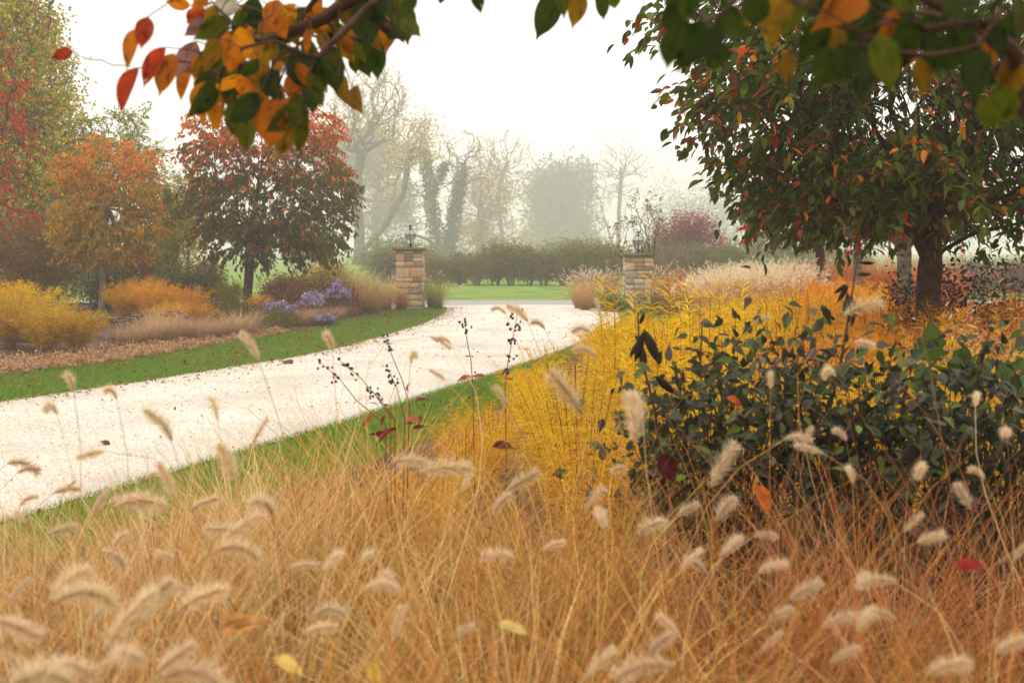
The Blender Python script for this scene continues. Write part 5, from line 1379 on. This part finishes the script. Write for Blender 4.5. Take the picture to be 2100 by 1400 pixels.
beardtongue('red-leaved plant with dark seed stalks leaning left over the drive', 5.2, [
    ([(790, 870), (730, 820), (695, 775), (655, 742)], [(655, 743, 3), (665, 757, 2), (678, 757, 2), (688, 770, 4), (682, 780, 3)]),
    ([(800, 850), (770, 810), (740, 775), (697, 740)], [(698, 738, 3), (707, 748, 4), (717, 752, 3), (726, 768, 5)]),
    ([(810, 860), (785, 825), (758, 798)], [(757, 798, 4), (763, 808, 4), (772, 805, 3), (780, 818, 4), (785, 825, 3)]),
    ([(840, 830), (825, 780), (800, 720), (788, 690)], [(788, 695, 3), (792, 707, 3), (798, 715, 3), (804, 718, 2), (793, 757, 3), (800, 768, 4), (802, 780, 3)]),
    ([(830, 860), (815, 800), (798, 760)], [(798, 785, 3), (812, 790, 2)])],
    [(735, 818, 722, 830), (735, 818, 742, 815), (775, 830, 755, 822), (780, 825, 775, 808), (838, 790, 832, 800), (835, 795, 838, 785), (770, 850, 735, 875), (790, 850, 780, 870), (800, 855, 815, 862), (830, 860, 860, 855), (862, 862, 862, 848), (850, 870, 825, 865), (815, 880, 770, 890), (845, 880, 875, 870), (850, 825, 878, 812), (855, 885, 885, 868), (790, 885, 762, 892), (870, 858, 855, 868)], 1)
beardtongue('single seed stalk with a red leaf pair in the middle of the drive', 5.6, [([(970, 800), (966, 740), (958, 700), (952, 660)], [(952, 660, 3), (950, 670, 3), (957, 672, 3), (955, 683, 2)])], [(968, 772, 935, 778), (968, 772, 1002, 768), (963, 730, 955, 730), (963, 730, 970, 730), (968, 773, 990, 765)], 2)
beardtongue('tallest dark seed stalk in the middle right of the drive', 5.5, [([(1036, 790), (1042, 740), (1050, 700), (1062, 640)], [(1062, 640, 3), (1053, 655, 3), (1066, 656, 3), (1050, 672, 4), (1062, 675, 4), (1056, 668, 2), (1045, 700, 4), (1052, 702, 4), (1047, 730, 5), (1043, 738, 4), (1038, 760, 3)])], [(1036, 775, 1025, 780), (1036, 775, 1052, 778), (1038, 760, 1030, 765)], 3)

# ------------------------------------------------------------------ overhanging cherry above the camera
LC = {'g': '2f3e10', 'o': 'b0640c', 'y': 'b8780c', 'r': 'a03a1c', 'p': '86625a', 'd': '44140e', 'l': '4e5410', 'a': '806010', 'w': 'a8a498'}
LEFTL = [(303, 35, 288, 95, 'r', .55), (290, 60, 245, 140, 'o', .5), (340, 97, 283, 175, 'r', .36), (285, 140, 232, 225, 'r', .4), (150, 105, 105, 118, 'r', .5), (357, 110, 322, 190, 'o', .5), (402, 85, 362, 172, 'p', .5), (392, 150, 358, 202, 'o', .5), (390, 12, 340, 4, 'o', .5), (425, 20, 372, 52, 'r', .5), (482, -10, 440, 38, 'w', .7), (522, -8, 526, 74, 'g', .65), (472, 40, 400, 78, 'l', .5), (430, 40, 378, 72, 'p', .5), (640, 12, 606, 88, 'g', .6), (692, 25, 650, 75, 'g', .6), (742, -8, 757, 92, 'g', .62), (762, 78, 780, 162, 'g', .5), (840, -20, 838, 36, 'g', .5), (815, -20, 812, 22, 'l', .6), (670, 92, 692, 190, 'g', .5), (700, 68, 722, 132, 'a', .5), (690, 78, 737, 112, 'o', .5), (640, 160, 682, 172, 'g', .4), (560, 200, 552, 302, 'o', .74), (592, 200, 570, 272, 'o', .6), (532, 192, 474, 252, 'g', .55), (512, 235, 500, 312, 'l', .5), (604, 192, 624, 272, 'l', .5), (556, 142, 556, 200, 'g', .8), (512, 128, 495, 168, 'd', .6), (590, 155, 614, 214, 'o', .6), (582, 125, 558, 162, 'y', .6), (442, 148, 394, 200, 'g', .5), (432, 162, 400, 252, 'g', .5), (462, 115, 458, 202, 'l', .55), (500, 155, 506, 204, 'o', .7), (540, 115, 530, 184, 'a', .6), (492, 55, 502, 132, 'y', .6), (520, 75, 542, 142, 'y', .6), (472, 68, 438, 112, 'o', .6), (562, 85, 578, 144, 'l', .6), (640, 165, 641, 232, 'g', .45), (632, 150, 664, 217, 'l', .45), (602, 8, 572, 62, 'y', .6), (570, 0, 545, 50, 'o', .6), (480, 90, 470, 150, 'o', .6), (450, 80, 420, 140, 'a', .5), (610, 95, 590, 150, 'a', .55), (560, 30, 590, 80, 'o', .6), (625, 80, 650, 130, 'l', .5), (700, 0, 715, 60, 'a', .5), (660, -10, 640, 40, 'o', .5), (420, -15, 400, 20, 'o', .5), (730, 85, 745, 130, 'l', .5), (415, 110, 400, 170, 'o', .5), (535, 150, 520, 230, 'o', .5), (610, 130, 640, 180, 'o', .5), (480, 170, 460, 225, 'l', .5), (590, 40, 610, 95, 'a', .5), (660, 60, 665, 110, 'a', .5), (780, -15, 800, 30, 'g', .5), (440, 10, 425, 60, 'a', .5), (500, 20, 480, 70, 'l', .5), (760, 20, 775, 70, 'g', .5),
 (640, 60, 620, 110, 'o', .5), (975, -25, 985, 24, 'g', .5), (1140, -20, 1104, 78, 'g', .5), (1185, -20, 1180, 52, 'a', .55), (1228, -20, 1242, 42, 'g', .5), (1256, -20, 1264, 22, 'l', .5), (910, -25, 900, 8, 'g', .5), (1160, -30, 1150, 30, 'l', .5)]
RIGHTL = [(1385, 50, 1368, 138, 'g', .55), (1440, 45, 1398, 142, 'g', .65), (1468, 55, 1450, 120, 'g', .6), (1500, 10, 1508, 98, 'g', .7), (1700, 42, 1636, 125, 'g', .55), (1755, 60, 1668, 185, 'g', .55), (1800, 70, 1832, 185, 'l', .5), (1865, 20, 1850, 155, 'g', .55), (1920, 0, 1880, 112, 'g', .55), (1962, 45, 1948, 165, 'g', .5), (2000, -20, 1930, 65, 'g', .5), (2045, 175, 2082, 262, 'l', .5), (2085, 115, 2058, 215, 'a', .5), (1765, -15, 1700, 35, 'o', .55), (2005, 95, 1998, 205, 'g', .5), (1620, -5, 1560, 45, 'a', .5), (1560, -20, 1540, 60, 'g', .6), (1810, -20, 1790, 80, 'g', .55), (2080, 20, 2050, 120, 'g', .55), (2090, -10, 2110, 90, 'l', .5), (1880, 120, 1900, 200, 'a', .45), (1720, 90, 1740, 170, 'g', .5), (1640, -10, 1610, 70, 'l', .55), (1420, -20, 1400, 40, 'g', .6), (1690, -25, 1660, 40, 'g', .55), (2040, 80, 2010, 160, 'o', .5), (1830, 20, 1815, 110, 'o', .45), (2060, -20, 2000, 40, 'g', .55), (1900, 60, 1920, 150, 'g', .5), (1780, 100, 1760, 200, 'g', .5)]
rgx = np.random.default_rng(15)
tb = np.array([2.1, 1.3, 0.0])
t = thing('overhanging_cherry', 'near cherry boughs hanging into the top of the photo', 'tree', tb)
data = [[], [], [], [], []]; cols = []
for lst, Y0, sd in ((LEFTL, 3.25, .16), (RIGHTL, 2.15, .12)):
    for (x0, y0, x1, y1, c, wr) in lst:
        Y = Y0 + rgx.normal(0, sd); a = at(x0, y0, Y); e = at(x1, y1, Y + rgx.normal(0, .03))
        L = np.linalg.norm(e - a); data[0].append(a); data[1].append(e - a); data[2].append([rgx.normal(0, .35), -1 + rgx.normal(0, .2), rgx.normal(0, .35)])
        L = L * 1.04; data[3].append(L); data[4].append(max(L * wr, .034)); cols.append(hx(LC[c]) * rgx.uniform(.8, 1.2))
base_n = len(cols)
for k in range(110):                                       # a second, deeper layer fills the sprays
    i = rgx.integers(0, 62) if k < 84 else rgx.integers(len(LEFTL), base_n)
    L = np.linalg.norm(data[1][i]) * rgx.uniform(.8, 1.05); sc_ = .05 if k < 84 else .06
    a = np.array(data[0][i]) + np.array([rgx.normal(0, sc_), rgx.uniform(.05, .3), rgx.normal(.01, sc_ * .7)])
    if k < 84 and a[0] < at(380, 0, 3.2)[0]: continue
    v = nrmz(np.array(data[1][i]) + rgx.normal(0, .02, 3)) * L
    data[0].append(a); data[1].append(v); data[2].append([rgx.normal(0, .5), -1, rgx.normal(0, .5)]); data[3].append(L); data[4].append(L * rgx.uniform(.45, .62))
    cols.append(hx(LC[['g', 'o', 'y', 'l', 'a'][rgx.integers(5)] if k < 84 else ['g', 'g', 'l', 'a'][rgx.integers(4)]]) * rgx.uniform(.7, 1.1))
arr = [np.array(v) for v in data]
leaf_parts(t, (arr[0], arr[1], nrmz(arr[2]), arr[3], arr[4], np.array(cols)), tb, 'full', 'near_leaf')
def pl3(*p): return [np.array(q, float) for q in p]
def dense(pts, step=.12):
    pts = np.array(pts); s = np.concatenate([[0], np.cumsum(np.linalg.norm(np.diff(pts, axis=0), axis=1))]); m = max(3, int(s[-1] / step)); u = np.linspace(0, s[-1], m)
    return np.stack([np.interp(u, s, pts[:, i]) for i in range(3)], 1)
trunk = dense(pl3(tb - np.array([0, 0, .1]), tb + np.array([.02, 0, 1.0]), tb + np.array([-.03, .05, 2.0]), tb + np.array([-.1, .1, 3.4])))
ma = MA(); tube(ma, trunk - tb, np.linspace(.14, .08, len(trunk)), 14); obj('trunk', ma.mesh('trunk', True), 'bark', t)
def bough(start, way, leaves_xyz, r0, rt):
    tk = dense([start] + way, .15)
    P, par = grow(tk, leaves_xyz, .05, rgx, first=max(1, int(len(tk) * .55)), jit=.05, rise=-2.0, alpha=.2)
    rad, cnt = radii(P, par, r0, rt)
    kids = {}
    for i in range(1, len(P)): kids.setdefault(par[i], []).append(i)
    ma = MA(); stack = [(0, None)]
    todo = [(0, [])]
    while todo:
        i, path = todo.pop(); path = path + [i]
        while i in kids:
            ks = sorted(kids[i], key=lambda q: -cnt[q])
            for e in ks[1:]: todo.append((e, [i]))
            i = ks[0]; path.append(i)
        rr = rad[path].copy()
        if path[0] != 0: rr[0] = rr[1]
        tube(ma, P[path] - tb, rr, 6, cap=False)
    obj('bough', ma.mesh('bough', True), 'bark_dark', t)
nL = len(LEFTL); LA = arr[0]
isL = LA[:, 1] > 2.75; xs_ = LA[:, 0]
bough(tb + np.array([-.05, .08, 2.9]), [np.array([.9, 2.4, 3.0]), at(860, -120, 3.3), at(700, 20, 3.3), at(600, 75, 3.3), at(545, 85, 3.3)], LA[isL & (xs_ < at(870, 0, 3.2)[0])], .028, .0016)
bough(tb + np.array([-.08, .08, 3.1]), [np.array([1.0, 2.2, 2.9]), at(1240, -120, 3.2), at(1120, -80, 3.2)], LA[isL & (xs_ >= at(870, 0, 3.2)[0])], .018, .0016)
bough(tb + np.array([0, .03, 1.5]), [at(2140, 300, 2.25), at(2060, 160, 2.25), at(1930, 0, 2.25), at(1800, -60, 2.2), at(1600, -60, 2.2)], LA[~isL], .024, .0018)

# ------------------------------------------------------------------ lawn blades, gravel crumbs, fallen leaves
def strip_points(A, B, n, u0, u1, rgx, over=0.0):
    a, b_ = resample(A, 300), resample(B, 300); f = (u0 + (u1 - u0) * rgx.random(n)) * 298; i = f.astype(int); fr = (f - i)[:, None]
    pa = a[i] * (1 - fr) + a[i + 1] * fr; pb = b_[i] * (1 - fr) + b_[i + 1] * fr
    w = rgx.uniform(-over, 1 + over, (n, 1)); return pa * (1 - w) + pb * w
def lawn(name, label, A, B, n, u0, u1, h, wd, seed):
    rgx = np.random.default_rng(seed); p = strip_points(A, B, n, u0, u1, rgx, .04); ma = MA()
    z = H(p[:, 0], p[:, 1]); base = np.concatenate([p, z[:, None]], 1)
    tilt = rgx.normal(0, .35, (n, 2)); hh = h * rgx.uniform(.5, 1.3, n)
    mid = base + np.concatenate([tilt * hh[:, None] * .35, hh[:, None] * .6], 1); tip = base + np.concatenate([tilt * hh[:, None] * 1.1, hh[:, None]], 1)
    a = rgx.uniform(0, 6.28, n); side = np.stack([np.cos(a), np.sin(a), 0 * a], 1)
    ww = wd * rgx.uniform(.6, 1.3, n)
    V = np.stack([base - side * ww[:, None] * .5, base + side * ww[:, None] * .5, tip], 1)
    c = pick(pal(('5a8824', 3), ('6c962a', 3), ('80a636', 2), ('8f9c3e', 1), ('3a5e1a', 2)), n, rgx, .14)
    dull = np.clip(.5 + .5 * np.sin(p[:, 0] * 2.1 + 1.7 * np.sin(p[:, 1] * .9)) * np.sin(p[:, 1] * 1.6 + p[:, 0]) + rgx.normal(0, .2, n), 0, 1)[:, None] * .55
    c = c * (1 - dull) + hx('8f9448') * rgx.uniform(.6, 1.1, (n, 1)) * dull
    ma.add(V, None, np.arange(n * 3).reshape(-1, 3), np.repeat(c, 3, 0))
    tag(obj(name, ma, 'lawn_blade'), label, 'grass', kind='stuff')
lawn('lawn_grass', 'short green grass strip on the near side of the drive', DR_R, BED_R, 130000, .06, .8, .05, .006, 1)
lawn('lawn_grass', 'green grass verge on the far side of the drive', DR_L, BED_L, 160000, .2, .97, .055, .010, 2)
pr = np.array([(3.2, 37.0), (5.0, 37.0)])
lawn('lawn_grass', 'grass between the drive and the right pillar bed', DR_R, BED_R, 40000, .78, 1.0, .055, .011, 3)
rgx = np.random.default_rng(4); n = 26000
p = strip_points(DR_L, DR_R, n, .18, .62, rgx, .012); sz = rgx.uniform(.004, .011, n)
tet = np.array([(1, 0, -.4), (-.6, .8, -.4), (-.5, -.9, -.4), (0, 0, .8)]); ma = MA()
a = rgx.uniform(0, 6.28, n); ca, sa = np.cos(a), np.sin(a)
V = np.stack([np.stack([(tet[j, 0] * ca - tet[j, 1] * sa) * sz, (tet[j, 0] * sa + tet[j, 1] * ca) * sz, tet[j, 2] * sz], -1) for j in range(4)], 1)
e = xe(DR_L, p[:, 1]); f = xe(DR_R, p[:, 1]); tt = np.clip((p[:, 0] - e) / (f - e), 0, 1)
V = V + np.concatenate([p, (.012 + .03 * (1 - (2 * tt - 1) ** 2))[:, None]], 1)[:, None]
T = np.array([(0, 1, 3), (1, 2, 3), (2, 0, 3)])[None] + (np.arange(n) * 4)[:, None, None]
ma.add(V, None, T.reshape(-1, 3), np.repeat(pick(pal(('dcd5c8', 3), ('c8beae', 2), ('e6e0d4', 2), ('a8967e', .35)), n, rgx, .08), 4, 0))
tag(obj('gravel_crumbs', ma, 'dense'), 'loose pale gravel crumbs scattered over the drive', 'gravel', kind='stuff')
LIT = pal(('8a5a36', 3), ('a87448', 2), ('6a4430', 3), ('b8884e', 1), ('8f3f2c', 1))
def litter(name, label, p, z, seed, L=.07):
    rgx = np.random.default_rng(seed); n = len(p); ma = MA()
    pos = np.concatenate([p, (H(p[:, 0], p[:, 1]) + z)[:, None]], 1)
    d = rgx.normal(0, 1, (n, 3)); d[:, 2] *= .3
    add_leaves(ma, pos, d, nrmz(rgx.normal(0, .35, (n, 3)) + np.array([0, 0, 1])), L * rgx.uniform(.5, 1.3, n), L * .55 * rgx.uniform(.6, 1.2, n), pick(LIT, n, rgx, .2), 'mid', rgx.uniform(-2.5, 2.5, n))
    tag(obj(name, ma, 'leaf'), label, 'leaves', kind='stuff')
rgx = np.random.default_rng(8)
litter('leaf_litter', 'brown fallen leaves on the far grass verge', strip_points(DR_L, BED_L, 1100, .22, .95, rgx), .05, 1)
w = np.abs(rgx.normal(0, .09, (800, 1))); a = strip_points(DR_L, DR_L, 800, .2, .97, rgx); q = strip_points(DR_R, DR_R, 500, .2, .97, rgx)
litter('leaf_litter', 'brown leaves gathered along the far edge of the drive', a + np.concatenate([w * 3, -w * 2], 1), .035, 2, .06)
litter('leaf_litter', 'scattered leaf bits on the drive', strip_points(DR_L, DR_R, 560, .15, .95, rgx), .045, 3, .04)
litter('leaf_litter', 'brown fallen leaves on the near grass strip', strip_points(DR_R, BED_R, 130, .08, .8, rgx), .05, 4, .06)
# single fallen leaves caught in the foreground
for lb, x0, y0, x1, y1, d, c, wr, nv in [
    ('curled tan leaf caught in the grass at bottom left', 450, 1300, 552, 1258, 2.45, 'd29a58', .4, (.1, -.5, .8)),
    ('pale yellow leaf lying low in the bottom grass', 560, 1348, 630, 1378, 2.5, 'e6d080', .45, (0, -.6, .8)),
    ('pale yellow leaf right of the bottom centre', 1020, 1280, 1090, 1292, 2.5, 'e0cc84', .4, (0, -.6, .8)),
    ('yellow leaf at the bottom edge of the photo', 748, 1358, 785, 1398, 2.3, 'd8b458', .6, (0, -.7, .6)),
    ('orange leaf standing in the dark plant stems', 1545, 995, 1592, 1055, 3.6, 'c06a2c', .45, (.3, -.8, .4)),
    ('red leaf in the grass at lower right', 1960, 1165, 2022, 1150, 2.8, '9c2f2c', .5, (0, -.6, .7)),
    ('dark red leaf low in front of the dark plants', 1355, 930, 1385, 990, 3.9, '4a1a1c', .6, (0, -.9, .3)),
    ('dark red leaf on the golden feathery plants', 1010, 915, 1058, 912, 6.0, '5a2a22', .5, (0, -.6, .8)),
    ('orange-red leaf resting on the dark plant', 1490, 815, 1528, 832, 4.5, 'c2552c', .5, (0, -.6, .8)),
    ('small brown leaf on the drive at left', 205, 905, 226, 909, 0, '6a4030', .6, (0, 0, 1)),
    ('reddish leaf on the drive near its far edge', 582, 740, 596, 744, 0, '7a3a2c', .6, (0, 0, 1))]:
    if d: a, e = at(x0, y0, d), at(x1, y1, d)
    else: a, e = gnd(x0, y0, .055), gnd(x1, y1, .05)
    v = e - a; L = np.linalg.norm(v); x, y, z = frames(v[None], np.array([nv], float)); x, y, z = x[0] * L, y[0] * L * wr, z[0] * L * 1.5
    o = bpy.data.objects.new('fallen_leaf', leaf_mesh('full', 'leaf_part')); COL.objects.link(o)
    o.matrix_basis = Matrix(((x[0], y[0], z[0], a[0]), (x[1], y[1], z[1], a[1]), (x[2], y[2], z[2], a[2]), (0, 0, 0, 1)))
    o.color = (*hx(c), 1); tag(o, lb, 'leaf', 'single fallen leaves')
